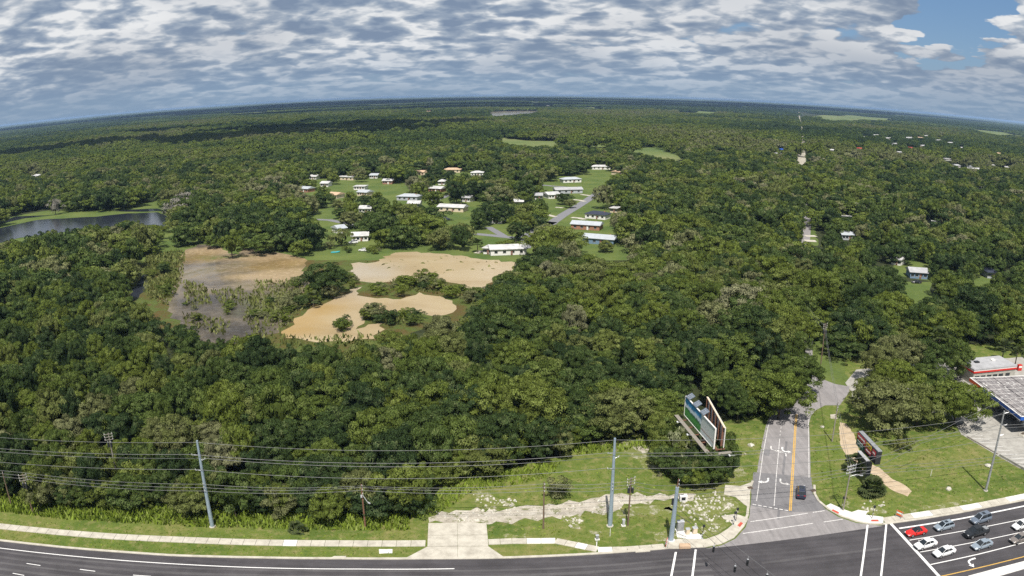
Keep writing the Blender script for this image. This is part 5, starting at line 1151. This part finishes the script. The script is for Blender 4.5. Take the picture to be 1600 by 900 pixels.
# the close wood
X, Y = grid(112, 330, 7.0); r, h = sizes(X, Y, 4.7, 10.5)
edge = (Y < 150) & (X < 62); r = np.where(edge, r * .88, r); h = np.where(edge, h * .85, h); r = np.where(X > -15, r * 1.22, r)
right = (X > 60) & (Y < 260) | (X > 95); r = np.where(right, r * 1.35, r); h = np.where(right, h * 1.2, h)
thin = right & (RNG.random(len(X)) < .42)
keep = ~blocked(X, Y, r, h) & ~thin & ~((X > 66) & (Y < 198) & (X < 96 + 0 * X)) & ~((X > 84) & (Y < 206)) & ~((Y < 176) & (X > 52))
# keep clear of the shop, canopy and narrow road
keep &= ~((X > 95) & (Y < 203) & (X < 260)) & ~((np.abs((X - 85) - (Y - 203) * .39) < 2.5) & (Y > 200))
X, Y, r, h = X[keep], Y[keep], r[keep], h[keep]
app = r / np.hypot(X, Y); vis = np.abs(np.arctan2(X, Y)) < R_(39.5)
order = np.argsort(-np.where(vis, app, 0)); NIND = 235
ind, rest = order[:NIND], order[NIND:]
tn = tone_of(X, Y)
def zone(x, y):
    a = math.degrees(math.atan2(x, y))
    if x > 95 and y < 250: return 'behind the gas station, ' + ('left part' if a < 30 else 'middle' if a < 34 else 'right part') + (' near' if y < 222 else ' far')
    if x > 60: return 'east of the narrow road, ' + ('front rows' if y < 225 else 'middle rows' if y < 262 else 'back rows') + (' beside it' if a < 24.5 else ' farther right')
    belt = 'front row' if y < 136 else 'second row' if y < 152 else 'third belt' if y < 175 else 'fourth belt' if y < 205 else 'back belt' if y < 245 else 'shore belt'
    sec = 'behind the leftmost poles' if a < -33 else 'left of the tall steel pole' if a < -26 else 'behind the tall left steel pole' if a < -19 else 'left of the reddish pole' if a < -12 else 'behind the driveway apron' if a < -3 else 'above the gravel track' if a < 6 else 'left of the billboard' if a < 13 else 'behind the billboard'
    return f'{belt} {sec}'
TN = ['dark green', 'mid green', 'yellow green', 'olive green', 'pale grey olive']
def tree(x, y, r, h, tone, mesh, label, group=None, name='oak_tree', cat='tree', rz=None, trunk=True):
    root = empty(name, (x, y, 0.0), random.uniform(0, 6.28) if rz is None else rz, label, cat, group)
    c = link(bpy.data.objects.new('crown', mesh)); c.parent = root; c.scale = (r, r, h); c['tone'] = float(tone)
    if trunk:
        t = link(bpy.data.objects.new('trunk', TR[random.randrange(4)])); t.parent = root; t.scale = (h * .55, h * .55, h * .8)
    return root
for i in ind:
    ti = int(round(float(tn[i]) * 4)); sz = 'tall' if h[i] > 11.5 else 'low' if h[i] < 8.5 else 'medium'; w = 'wide' if r[i] > 5.2 else 'narrow'
    lab = f"{sz} {w} {TN[ti]} tree, {zone(X[i], Y[i])}"
    tree(float(X[i]), float(Y[i]), float(r[i]), float(h[i]), float(tn[i]), NEAR[i % 10] if r[i] < 6 else BIG[i % 5], lab, lab.replace(' tree,', ' trees,'))
# first row draped over the verge
es = resample([G(*p) for p in WOOD_EDGE[:-5]], 4.6)
EN = ['behind the leftmost poles', 'left of the tall steel pole', 'behind the tall left steel pole', 'left of the reddish pole', 'right of the reddish pole', 'above the driveway apron', 'above the gravel track', 'above the round bush', 'left of the billboard']
POLES = [G(*q) for q in ((18, 790), (52, 803), (332, 823), (571, 825), (849, 826), (953, 822), (981, 821))]
for k, (x, y) in enumerate(es):
    if any(abs(x - q[0]) < 4.2 and q[1] > y - 5.5 for q in POLES): y += 3.6
    r_, h_ = random.uniform(2.9, 4.4), random.uniform(5.0, 8.5); tt = random.choice([.05, .2, .3, .45, .55, .7]); zn = EN[min(8, int(k / len(es) * 9))]
    lab = f"{'tall' if h_ > 7 else 'low'} {'wide' if r_ > 3.6 else 'slim'} {TN[int(round(tt * 4))]} bushy tree on the verge edge {zn}"
    tree(x + random.uniform(-.6, .6), y + r_ * .85, r_, h_, tt, NEAR[k % 10], lab, lab.replace(' tree', ' trees'), 'bushy_tree')
# trees that stand out
def big(px, r, h, tone, label, mesh=None, name='oak_tree', hh=0.0):
    x, y = G(*px, hh); return tree(x, y, r, h, tone, mesh or BIG[int(px[0]) % 5], label, None, name)
big((1216, 655), 9.0, 11.5, .42, 'big spreading oak whose crown covers the side road and shades it')
big((1247, 618), 7.2, 11, .30, 'oak overhanging the bend of the side road behind the big spreading one')
big((1222, 622), 7.5, 11.5, .34, 'wide oak on the left of the side road bend'); big((1190, 640), 6.0, 10, .25, 'round dark oak at the left edge of the side road')
for k, (px, rr_, hh_) in enumerate((((1243, 578), 5.0, 11), ((1240, 548), 6.0, 12.5), ((1242, 520), 6.0, 12), ((1246, 494), 6, 11.5), ((1249, 470), 6.5, 12), ((1252, 448), 6.5, 12))):
    big(px, rr_, hh_, (.3, .5, .2, .6, .4, .7)[k], f"oak leaning over the narrow road, {('nearest to the bend', 'second from the bend', 'third from the bend', 'fourth from the bend', 'fifth from the bend', 'farthest of six')[k]}")
big((1152, 657), 4.8, 8.5, .25, 'round tree at the edge of the wood right behind the billboard'); big((1170, 648), 5.2, 9.0, .5, 'yellow green tree between the billboard and the big spreading oak'); big((1140, 650), 4.6, 9.5, .1, 'dark tree directly behind the open side of the billboard'); big((1160, 632), 6, 10.5, .4, 'taller tree rising behind the wood edge right of the billboard')
big((1378, 672), 10.5, 11.5, .72, 'broad olive oak standing over the curved tan path behind the sign')
big((1432, 665), 8.0, 10.5, .62, 'oak joined to the broad olive oak on its right'); big((1490, 663), 10.0, 11, .45, 'wide dark oak between the tan path and the gas station lot')
big((1450, 632), 8.0, 11, .3, 'oak behind the pair of broad oaks by the gas station'); big((1364, 642), 6.0, 9.5, .6, 'oak at the edge of the junction beside the slim pole')
big((1395, 630), 8.0, 12, .5, 'oak rising behind the broad olive oak'); big((1374, 602), 7.0, 12, .7, 'oak with pale tufts above the little junction'); big((1400, 590), 8.5, 13, .75, 'large olive oak on the slope behind the junction')
big((1440, 590), 8, 12, .2, 'dark oak left of the gas station shop'); big((1485, 590), 7, 12, .3, 'dark tree behind the left corner of the gas station shop')
big((1340, 558), 5.5, 12, .5, 'yellow green tree next to the pole of the narrow road', LOOSE[1]); big((1352, 536), 6, 12, .55, 'bright tree behind the pole of the narrow road', LOOSE[2])
big((350, 640), 5.2, 11.5, .52, 'round bright green tree standing out of the close wood on the left', NEAR[3], 'round_tree', 5)
big((508, 462), 10.5, 13, .12, 'dark spreading tree on the island in the flooded ground', BIG[2]); big((363, 404), 7.0, 14, .45, 'green tree at the far shore of the flooded ground', LOOSE[0])
big((713, 322), 9.0, 17, .02, 'tall lone dark oak on the lawn between the pale houses', BIG[1]); big((868, 402), 15, 14, .55, 'huge round oak between the street and the large white house', BIG[3])
big((947, 394), 4.5, 5.5, .6, 'small round tree on the lawn below the grey metal roof', NEAR[4], 'small_tree'); big((882, 320), 6, 8, .1, 'round dark tree beside the sloping street', NEAR[5]); big((890, 325), 4.5, 6, .7, 'pale round tree on the lawn beside the sloping street', NEAR[2])
big((533, 385), 7, 9, .65, 'yellowish tree on the lawn left of the house end', LOOSE[3]); big((502, 325), 9, 11, .15, 'round dark tree by the tan roofed house', NEAR[6])
big((790, 388), 5, 4.0, .5, 'clipped hedge bush above the large white house', NEAR[1], 'bush'); big((596, 266), 11, 10, .5, 'bright yellow green round tree at the edge of the far wood', NEAR[7], 'round_tree')
big((872, 778), 3.7, 4.2, .78, 'round olive bush on the grass beside the thin dark pole', LOOSE[2], 'bush')
for k, (px, r_, h_, t_, lab) in enumerate((((1066, 757), 3.0, 5.6, .15, 'dark bushy tree at the front left of the billboard thicket'), ((1084, 764), 2.8, 4.6, .5, 'light green bush at the very front of the billboard thicket'), ((1102, 762), 3.1, 5.8, .3, 'green bushy tree below the near end of the billboard'), ((1044, 738), 3.4, 6.2, .35, 'bushy tree at the left side of the billboard thicket'), ((1090, 742), 3.6, 6.4, .1, 'dark tree hiding the billboard column'), ((1117, 752), 2.6, 4.2, .55, 'low bush at the right of the billboard thicket'), ((1116, 728), 3.2, 5.2, .2, 'dark bush behind the billboard thicket'), ((1040, 702), 4.6, 7.5, .3, 'tree at the corner of the wood left of the billboard'), ((1066, 722), 3.0, 6.4, .6, 'yellowish bush in the shade of the billboard catwalk'), ((1126, 742), 1.8, 2.6, .4, 'smallest bush at the right end of the billboard thicket'))):
    big(px, r_, h_, t_, lab, (NEAR + LOOSE)[(k * 4 + 1) % 15], 'bushy_tree')
def extra(nm, px, r, h, n, size, mat, label, cat, h0=0, seed=3):
    x, y = G(*px, h0); root = empty(nm, (x, y, 0.02), 0, label, cat); me = np_mesh('foliage', *crown(seed, n, 60, size, low=.05, lump=.3), mat); o = link(bpy.data.objects.new('foliage', me)); o.parent = root; o.scale = (r, r, h); o['tone'] = .5
    t = link(bpy.data.objects.new('stem', TR[0])); t.parent = root; t.scale = (h * .5, h * .5, h * .7); return root
extra('flowering_bush', (1058, 722), 2.6, 8.2, 20, .05, 'bloom', 'bush with pale creamy blossom in front of the billboard', 'bush'); extra('flowering_bush', (1068, 745), 2.2, 5.2, 14, .05, 'bloom', 'smaller pale flowering bush low under the billboard', 'bush', seed=5)
extra('dead_tree', (87, 336), 7, 14, 22, .035, 'dead_twig', 'bare grey tree on the far bank of the pond', 'tree', seed=6); extra('dead_tree', (276, 343), 10, 14, 26, .035, 'dead_twig', 'pale grey leafless tree at the right end of the pond', 'tree', seed=7); extra('dead_tree', (292, 326), 8, 12, 20, .04, 'dead_twig', 'second pale grey tree behind the pond end', 'tree', seed=8)
extra('low_tree', (1408, 703), 3.6, 4.2, 14, .045, 'reed', 'small spindly tree on the grass in front of the broad oaks', 'tree', seed=9); extra('dead_tree', (1345, 345), 6, 13, 14, .035, 'dead_twig', 'greyish bare tree beside the open grass strip', 'tree', seed=10)
# fan palms and palmetto
def palm(px, h, r, label, n=34, name='palm_tree', cat='palm'):
    x, y = G(*px); root = empty(name, (x, y, 0.02), 0, label, cat); rr = random.Random(int(px[0]))
    if h > 1.5: MB().tube((0, 0, 0), (.1, 0, h), .22, .17, 8).build('trunk', 'bark', root)
    for k in range(n):
        a = k * 2.4; el = rr.uniform(-.5, 1.3); L = r * rr.uniform(.75, 1.05); d = Vector((math.cos(a) * math.cos(el), math.sin(a) * math.cos(el), math.sin(el))); p = d * L * .55
        side = Vector((-math.sin(a), math.cos(a), 0)); mb = MB(); mb.tube((0, 0, 0), p, .03, .02, 4, False); upv = side.cross(d).normalized()
        for q in range(7):
            t = (q - 3) / 3 * 1.15; dd = (d * math.cos(t) + side * math.sin(t)).normalized(); e = p + dd * L * .45 - Vector((0, 0, .12 * L)); wv = dd.cross(upv).normalized() * .09 * L
            mb.add([p, p + dd * L * .25 + wv, e, p + dd * L * .25 - wv], [(0, 1, 2, 3)])
        o = mb.build('frond', 'palm_leaf', root, loc=(.1 if h > 1.5 else 0, 0, h)); o['tone'] = rr.random()
    return root
palm((1362, 772), 1.2, 3.3, 'dense round saw palmetto in the grass beside the tan path', 70, 'palmetto', 'palmetto')
palm((1332, 737), 2.2, 2.6, 'fan palm in the shade behind the crossarm pole', 40); palm((1344, 742), 1.6, 2.0, 'smaller fan palm touching the sign column', 30)
palm((1565, 565), 5, 3.2, 'yellowish fan palm left behind the shop', 34); palm((1585, 575), 5, 3.0, 'yellow green fan palm at the right behind the shop', 34); palm((1458, 590), 12.5, 3.6, 'fan palm standing out above the dark oaks', 34)
palm((490, 480), 3, 4.0, 'small palm at the edge of the flooded ground', 24); palm((462, 829), .6, 1.8, 'low palmetto on the verge before the wood', 26, 'palmetto', 'palmetto'); palm((472, 832), .6, 1.5, 'second low palmetto on the verge right of the first', 24, 'palmetto', 'palmetto'); palm((746, 470 - 75), 4, 4, 'palm beside the annex of the large white house', 24)
palm((800, 378), 6, 4, 'palm at the street above the large white house, left of two', 22); palm((806, 380), 6, 4, 'palm at the street above the large white house, right of two', 22)
# shrubs on the islands and in the flooded ground
SH = [[(455, 440), (500, 436), (556, 440), (556, 452), (520, 468), (488, 478), (470, 470)], [(563, 448), (612, 442), (640, 434), (690, 440), (738, 455), (745, 470), (720, 480), (690, 460), (655, 455), (628, 464), (590, 462), (568, 458)], [(560, 495), (600, 488), (650, 490), (660, 500), (640, 512), (575, 506)], [(528, 505), (556, 496), (552, 520), (534, 530)], [(395, 470), (425, 468), (440, 505), (420, 520), (400, 500)], [(280, 480), (310, 470), (320, 500), (300, 510)], [(335, 470), (360, 465), (362, 500), (345, 505)], [(495, 385), (560, 392), (620, 385), (600, 398), (555, 404)], [(225, 400), (280, 392), (280, 430), (262, 470), (235, 470)], [(440, 470), (485, 460), (470, 495), (430, 520), (420, 512)]]
SL = ['on the island in the flooded ground', 'on the green spit between the two tan waters', 'on the low bar in the tan water', 'on the small point of the near shore', 'in the dark flooded ground', 'at the left of the flooded ground', 'in the middle of the flooded ground', 'along the shore below the houses', 'in the brown marsh', 'between the dark mud and the tan water']
rr = random.Random(5); protoS = [None] * 3; nsh = 0
for poly, sl, cnt in zip(SH, SL, (20, 26, 11, 7, 6, 5, 4, 8, 10, 12)):
    x0, x1 = min(p[0] for p in poly), max(p[0] for p in poly); y0, y1 = min(p[1] for p in poly), max(p[1] for p in poly); k = 0; tries = 0
    while k < cnt and tries < 3000:
        tries += 1; q = (rr.uniform(x0, x1), rr.uniform(y0, y1))
        if not bool(inside(np.array([q[0]]), np.array([q[1]]), poly)[0]): continue
        s = rr.uniform(1.8, 4.2) * (1.0 if cnt > 8 else .8); hgt = s * rr.uniform(.8, 1.5); x, y = G(*q); tt = rr.choice([.1, .35, .5, .55, .8])
        fx = (q[0] - x0) / (x1 - x0); fy = (q[1] - y0) / (y1 - y0)
        lab = f"{'tall' if hgt > 3.6 else 'low'} {TN[int(round(tt * 4))]} shrub {sl}, {'left' if fx < .33 else 'middle' if fx < .66 else 'right'} {'far' if fy < .5 else 'near'} side"
        tree(x, y, s, hgt, tt, (LOOSE + NEAR[:3])[k % 8], lab, lab.replace('shrub', 'shrubs'), 'shrub', 'shrub', trunk=False); k += 1

# ---- the wider wood: one object each for the mid and far belts, instanced on points
def gn_forest(name, label, X, Y, Z, r, h, tone, meshes, kind='stuff'):
    src = bpy.data.collections.new(name + '_sources')
    for i, me in enumerate(meshes):
        o = bpy.data.objects.new(f'{name}_source', me); src.objects.link(o)
    me = bpy.data.meshes.new(name); n = len(X); me.vertices.add(n); me.vertices.foreach_set('co', np.stack([X, Y, Z], 1).astype(np.float32).ravel())
    def att(nm, typ, v):
        a = me.attributes.new(nm, typ, 'POINT'); a.data.foreach_set('vector' if typ == 'FLOAT_VECTOR' else 'value', np.ascontiguousarray(v).ravel())
    att('scl', 'FLOAT_VECTOR', np.stack([r, r * RNG.uniform(.85, 1.15, n), h], 1).astype(np.float32)); att('rot', 'FLOAT_VECTOR', np.stack([np.zeros(n), np.zeros(n), RNG.uniform(0, 6.28, n)], 1).astype(np.float32))
    att('tone', 'FLOAT', tone.astype(np.float32)); att('pick', 'INT', RNG.integers(0, len(meshes), n).astype(np.int32))
    o = link(bpy.data.objects.new(name, me)); ng = bpy.data.node_groups.new(name, 'GeometryNodeTree')
    ng.interface.new_socket('Geometry', in_out='INPUT', socket_type='NodeSocketGeometry'); ng.interface.new_socket('Geometry', in_out='OUTPUT', socket_type='NodeSocketGeometry')
    gi = ng.nodes.new('NodeGroupInput'); go = ng.nodes.new('NodeGroupOutput'); ip = ng.nodes.new('GeometryNodeInstanceOnPoints'); ci = ng.nodes.new('GeometryNodeCollectionInfo')
    ci.inputs['Collection'].default_value = src; ci.inputs['Separate Children'].default_value = True; ci.inputs['Reset Children'].default_value = True
    def na(nm, dt):
        x = ng.nodes.new('GeometryNodeInputNamedAttribute'); x.data_type = dt; x.inputs[0].default_value = nm; return x.outputs[0]
    L = ng.links; L.new(gi.outputs[0], ip.inputs['Points']); L.new(ci.outputs[0], ip.inputs['Instance']); ip.inputs['Pick Instance'].default_value = True
    L.new(na('pick', 'INT'), ip.inputs['Instance Index']); L.new(na('rot', 'FLOAT_VECTOR'), ip.inputs['Rotation']); L.new(na('scl', 'FLOAT_VECTOR'), ip.inputs['Scale']); L.new(ip.outputs[0], go.inputs[0])
    md = o.modifiers.new('scatter', 'NODES'); md.node_group = ng; o['kind'] = kind; o['label'] = label; return o
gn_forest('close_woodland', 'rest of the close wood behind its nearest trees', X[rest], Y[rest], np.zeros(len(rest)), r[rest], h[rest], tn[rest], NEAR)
MID = [np_mesh('mid_crown', *crown(s, 42, 95, .044, low=.1, lump=.25), 'foliage') for s in range(41, 49)]
FAR = [np_mesh('far_crown', *crown(s, 22, 46, .082, low=.1, lump=.36), 'foliage_far') for s in range(51, 57)]
X2, Y2 = grid(330, 1000, 10.2); r2, h2 = sizes(X2, Y2, 7.0, 12.5)
hood = (X2 > -230) & (X2 < 90) & (Y2 > 330) & (Y2 < 830); th = hood & (RNG.random(len(X2)) < np.where(X2 < -10, .12, .06))
k2 = ~blocked(X2, Y2, r2, h2) & ~th & ~(np.abs(X2 - (131 + (Y2 - 314) * .378)) < 2.5); X2, Y2, r2, h2 = X2[k2], Y2[k2], r2[k2], h2[k2]
gn_forest('mid_woodland', 'broadleaf woodland between the houses and around the pond', X2, Y2, np.zeros(len(X2)), r2, h2, tone_of(X2, Y2), MID)
X3, Y3 = grid(1000, 3600, 13.0, halfang=44); r3, h3 = sizes(X3, Y3, 10.5, 13.5); h3 = h3 * (.8 + .5 * vnoise(X3, Y3, 90, 33)); k3 = ~blocked(X3, Y3, r3, h3, False) & ~(np.abs(X3 - (500 + (Y3 - 1265) * .3855)) < 10)
X3, Y3, r3, h3 = X3[k3], Y3[k3], r3[k3], h3[k3]
gn_forest('far_woodland', 'continuous woodland towards the horizon', X3, Y3, np.zeros(len(X3)), r3, h3, np.clip(vnoise(X3, Y3, 110, 15) * .5 + .65 * vnoise(X3, Y3, 420, 4) - .18 + RNG.normal(0, .09, len(X3)), 0, .9), FAR)
# distance: wooded tracts, each 240 m across
PAT = []
for s in range(3):
    rng = np.random.default_rng(70 + s); Q = []; T = []
    for k in range(330):
        cx, cy = rng.uniform(-.5, .5, 2); rr_ = rng.uniform(.034, .054); hh = rng.uniform(.75, 1.1); n = 32; d = rng.normal(size=(n, 3)); d /= np.linalg.norm(d, axis=1)[:, None]; d[:, 2] = np.abs(d[:, 2])
        c = np.stack([cx + d[:, 0] * rr_, cy + d[:, 1] * rr_, hh * (.35 + .62 * d[:, 2])], 1); u = np.cross(d, rng.normal(size=(n, 3))); u /= np.linalg.norm(u, axis=1)[:, None]; v = np.cross(d, u)
        S = np.array([1, 1, 9.0]); a = u * .022 * S; b = v * .018 * S
        Q.append(np.stack([c - a, c - b, c + a, c + b], 1)); T.append(np.clip(rng.random() * .6 + .4 * rng.random(n), 0, 1))
    gx = (np.arange(10) + .5) / 10 - .5; gx, gy = np.meshgrid(gx, gx); gx, gy = gx.ravel(), gy.ravel(); e = .052
    Q.append(np.stack([np.stack([gx - e, gy - e, 0 * gx + .5], 1), np.stack([gx + e, gy - e, 0 * gx + .5], 1), np.stack([gx + e, gy + e, 0 * gx + .5], 1), np.stack([gx - e, gy + e, 0 * gx + .5], 1)], 1)); T.append(np.full(100, .4))
    PAT.append(np_mesh('tract', np.concatenate(Q), np.concatenate(T), 'foliage_far'))
n = int(2 * 15000 / 225); xs = np.linspace(-13500, 13500, n); ys = np.arange(3000, 17000, 225); X4, Y4 = [a.ravel() for a in np.meshgrid(xs, ys)]; D = np.hypot(X4, Y4)
m = (D > 3650) & (D < 16000) & (np.abs(np.arctan2(X4, Y4)) < R_(43)); X4, Y4 = X4[m], Y4[m]
m = ~(np.abs(X4 - (500 + (Y4 - 1265) * .3855)) < 130); gap = vnoise(X4, Y4, 700, 21); m &= gap < .80; m &= ~blocked(X4, Y4, np.full(len(X4), 120.0), np.full(len(X4), 13.0), False); X4, Y4 = X4[m], Y4[m]
gn_forest('distant_woodland', 'dark wooded plain reaching the horizon', X4, Y4, np.zeros(len(X4)), np.full(len(X4), 250.0), 11 + 6 * vnoise(X4, Y4, 900, 22), np.clip(-.08 + .6 * vnoise(X4, Y4, 1100, 23) + RNG.normal(0, .08, len(X4)), 0, 1), PAT)
# closed canopy of the plain beyond
o = sheet('distant_canopy', [(-25400, 8000), (-9000, 6500), (0, 6200), (9000, 6500), (25400, 8000), (25400, 36400), (-25400, 36400)], 7.5, 'far_canopy', kind='stuff')
# ---- weeds, reeds, stones: nobody could count them
def tufts(name, polys, dens, hgt, mat, label, wid=.12, seed=1, z=.03):
    rng = np.random.default_rng(seed); C = []
    for poly in polys:
        w = np.array(GP(poly)); x0, y0 = w.min(0); x1, y1 = w.max(0); n = int((x1 - x0) * (y1 - y0) * dens); q = rng.uniform((x0, y0), (x1, y1), (n, 2)); C.append(q[inside(q[:, 0], q[:, 1], [tuple(p) for p in w])])
    c = np.concatenate(C); n = len(c); a = rng.uniform(0, 6.28, n); hh = hgt * rng.uniform(.4, 1.3, n) * (.5 + vnoise(c[:, 0], c[:, 1], 2.5, seed)); ln = rng.normal(0, .35, (n, 2)) * hh[:, None]; d = np.stack([np.cos(a), np.sin(a)], 1) * wid * rng.uniform(.6, 1.8, n)[:, None]
    zz_ = np.full(n, z); b0 = np.c_[c - d, zz_]; b1 = np.c_[c + d, zz_]; t1 = np.c_[c + ln + d * .4, zz_ + hh]; t0 = np.c_[c + ln - d * .4, zz_ + hh * .9]
    me = np_mesh(name, np.stack([b0, b1, t1, t0], 1), rng.random(n), mat); o = link(bpy.data.objects.new(name, me)); o['kind'] = 'stuff'; o['label'] = label; o['tone'] = .4; return o
low = [(-40, 812), (0, 815), (90, 822), (180, 829), (287, 834), (400, 837), (483, 837), (600, 838), (655, 838)]
tufts('weeds', [[(p[0], p[1] - 24) for p in WOOD_EDGE[:12]] + [(640, 830), (560, 829), (483, 829), (400, 826), (333, 825), (220, 819), (100, 812), (0, 800), (-60, 795)]], 11, 1.0, 'weed', 'tall bright weeds along the foot of the wood', .16)
tufts('weeds', [[(640, 812), (657, 775), (717, 752), (801, 734), (880, 722), (860, 745), (800, 760), (740, 768), (700, 795), (665, 808)], [(885, 700), (1029, 690), (1030, 700), (900, 712)]], 7, .8, 'weed', 'rank green growth along the wood above the gravel track', .15, 2)
tufts('rough_grass', [[(-40, 815), (0, 812), (220, 822), (483, 832), (655, 833), (655, 843), (400, 841), (180, 833), (0, 818)], [(0, 829), (180, 843), (400, 855), (640, 856), (632, 868), (400, 869), (180, 858), (0, 843)], [(770, 780), (880, 745), (1000, 715), (1050, 740), (1060, 765), (930, 776), (800, 790)], [(765, 822), (900, 808), (1060, 802), (1050, 835), (935, 850), (870, 838), (765, 838)], [(1135, 668), (1200, 660), (1188, 740), (1160, 756), (1132, 756)], [(1270, 648), (1310, 650), (1312, 710), (1340, 750), (1420, 790), (1540, 775), (1600, 740), (1600, 765), (1400, 805), (1300, 785), (1270, 750)], [(1400, 750), (1380, 690), (1500, 690), (1590, 740), (1540, 770), (1440, 780)]], 1.6, .16, 'weed', 'patchy rough grass of the verges', .16, 4)
tufts('marsh_reeds', [SH[8], [(400, 440), (470, 440), (485, 470), (440, 520), (400, 528), (380, 500)], [(225, 395), (290, 392), (285, 440), (262, 480), (225, 460)], [(380, 520), (500, 528), (600, 522), (590, 540), (400, 545)], [(330, 455), (380, 450), (400, 475), (350, 480)], [(285, 440), (320, 445), (330, 475), (290, 480)], [(285, 490), (360, 500), (350, 525), (290, 512)], [(566, 494), (640, 488), (664, 500), (600, 512)], [(620, 432), (745, 455), (735, 475), (690, 460), (640, 455), (600, 460)]], 0.7, 1.1, 'reed', 'reeds and rough growth in the flooded ground', .35, 5)
tufts('scum_mats', [[(640, 425), (790, 412), (780, 422), (700, 428), (640, 436)], [(560, 410), (700, 400), (790, 410), (700, 414), (600, 420)]], .035, .4, 'reed', 'small dark clumps standing in the tan water', .8, 6, .08)
rng = np.random.default_rng(8); sm = MB()
for poly, n in (([(735, 768), (775, 778), (808, 782), (806, 792), (745, 785)], 70), ([(1085, 775), (1125, 766), (1155, 796), (1140, 820), (1095, 838), (1075, 800), (1048, 790)], 190), ([(880, 806), (915, 812), (893, 826)], 50), ([(670, 800), (740, 797), (1055, 771), (960, 800), (765, 818)], 120), ([(1340, 780), (1385, 785), (1380, 800), (1345, 800)], 40), ([(700, 800), (760, 790), (760, 815), (680, 815)], 30)):
    w = np.array(GP(poly)); x0, y0 = w.min(0); x1, y1 = w.max(0); k = 0
    while k < n:
        q = rng.uniform((x0, y0), (x1, y1))
        if inside(np.array([q[0]]), np.array([q[1]]), [tuple(p) for p in w])[0]: s = rng.uniform(.15, .5); sm.box((q[0], q[1], .05 + s * .2), (s * 1.4, s, s * .6), rng.uniform(0, 3), top=.6)
        k += 1
o = sm.build('limestone_rubble', 'stone'); o['kind'] = 'stuff'; o['label'] = 'broken limestone pieces along the gravel track and the corner'

# ------------------------------------------------------------------ clouds that shade the far woods (their shadows show in the view)
def cloud(x, y, z, L, Wd, H, seed, label):
    rng = random.Random(seed); bm = bmesh.new()
    for k in range(26):
        u = rng.uniform(-1, 1); v = rng.uniform(-1, 1) * math.sqrt(1 - u * u * .8); s = rng.uniform(.16, .34); b = bmesh.ops.create_icosphere(bm, subdivisions=2, radius=1)
        for w in b['verts']: q = w.co.copy(); n_ = 1 + .18 * math.sin(q.x * 5 + k) * math.sin(q.y * 6 + 2 * k) + .1 * math.sin(q.z * 9); w.co = Vector((u * L + q.x * s * L * n_, v * Wd + q.y * s * Wd * 1.4 * n_, max(-.1, q.z) * H * s * 3 * n_ + s * H))
    me = bpy.data.meshes.new('cloud'); bm.to_mesh(me); bm.free(); me.materials.append(MATS['cloud_white']); me.polygons.foreach_set('use_smooth', [True] * len(me.polygons)); o = link(bpy.data.objects.new('cloud', me)); o.location = (x, y, z); return props(o, label, 'cloud')
cm = bpy.data.materials.new('cloud_white'); cm.use_nodes = True; N = NT(cm.node_tree); N.n.clear(); oo = N.node('ShaderNodeOutputMaterial'); d = N.node('ShaderNodeBsdfDiffuse'); t = N.node('ShaderNodeBsdfTranslucent'); d.inputs[0].default_value = (.85, .85, .86, 1); t.inputs[0].default_value = (.85, .85, .86, 1); mx = N.node('ShaderNodeMixShader'); mx.inputs[0].default_value = .35; N.l.new(d.outputs[0], mx.inputs[1]); N.l.new(t.outputs[0], mx.inputs[2]); N.l.new(mx.outputs[0], oo.inputs[0]); MATS['cloud_white'] = cm
CZ = 2300.0; sh = CZ / math.tan(SUN_EL)
def shade_at(px, L, Wd, seed, label):     # a cloud whose shadow falls on the ground at this place
    x, y = G(*px); k = CZ / math.sin(SUN_EL); cloud(x + sv.x * k, y + sv.y * k, CZ, L, Wd, 130, seed, label)
shade_at((90, 240), 260, 90, 1, 'white cloud high above the woods at the far left'); shade_at((230, 228), 330, 120, 11, 'flat white cloud high above the dark band of woods on the left'); shade_at((390, 222), 300, 110, 2, 'broad cloud high over the woods behind the houses'); shade_at((520, 205), 330, 170, 3, 'cloud high over the far woods left of the lake'); shade_at((330, 205), 260, 90, 12, 'small cloud high over the left woods')
shade_at((640, 171), 900, 420, 4, 'long cloud bank high over the woods before the lake'); shade_at((760, 164), 1500, 500, 14, 'long cloud bank high over the woods beyond the lake'); shade_at((960, 164), 1200, 420, 5, 'cloud bank high over the woods right of the lake'); shade_at((300, 181), 900, 260, 6, 'cloud bank high over the distant woods on the left')
shade_at((1120, 166), 1000, 380, 7, 'cloud high over the woods left of the distant track'); cloud(-600 + sv.x * 2700, 10500 + sv.y * 2700, CZ, 4200, 3600, 160, 31, 'wide cloud bank high over the dark woods at the horizon'); cloud(-5200 + sv.x * 2700, 8600 + sv.y * 2700, CZ, 1700, 1900, 160, 32, 'wide cloud bank high over the horizon at the far left'); cloud(5200 + sv.x * 2700, 12500 + sv.y * 2700, CZ, 2400, 2600, 160, 33, 'wide cloud bank high over the horizon right of the distant track')
# ------------------------------------------------------------------ haze
hz = MB().box((0, 12000, 37.2), (52000, 50000, 80.6)).build('haze', 'wire'); hz['kind'] = 'stuff'
hm = bpy.data.materials.new('haze'); hm.use_nodes = True; N = NT(hm.node_tree); N.n.clear(); oo = N.node('ShaderNodeOutputMaterial'); pv = N.node('ShaderNodeVolumePrincipled'); pv.inputs['Color'].default_value = (.42, .64, 1.0, 1); pv.inputs['Density'].default_value = 4.2e-5; pv.inputs['Anisotropy'].default_value = 0.0
N.l.new(pv.outputs[0], oo.inputs['Volume']); hz.data.materials.clear(); hz.data.materials.append(hm)
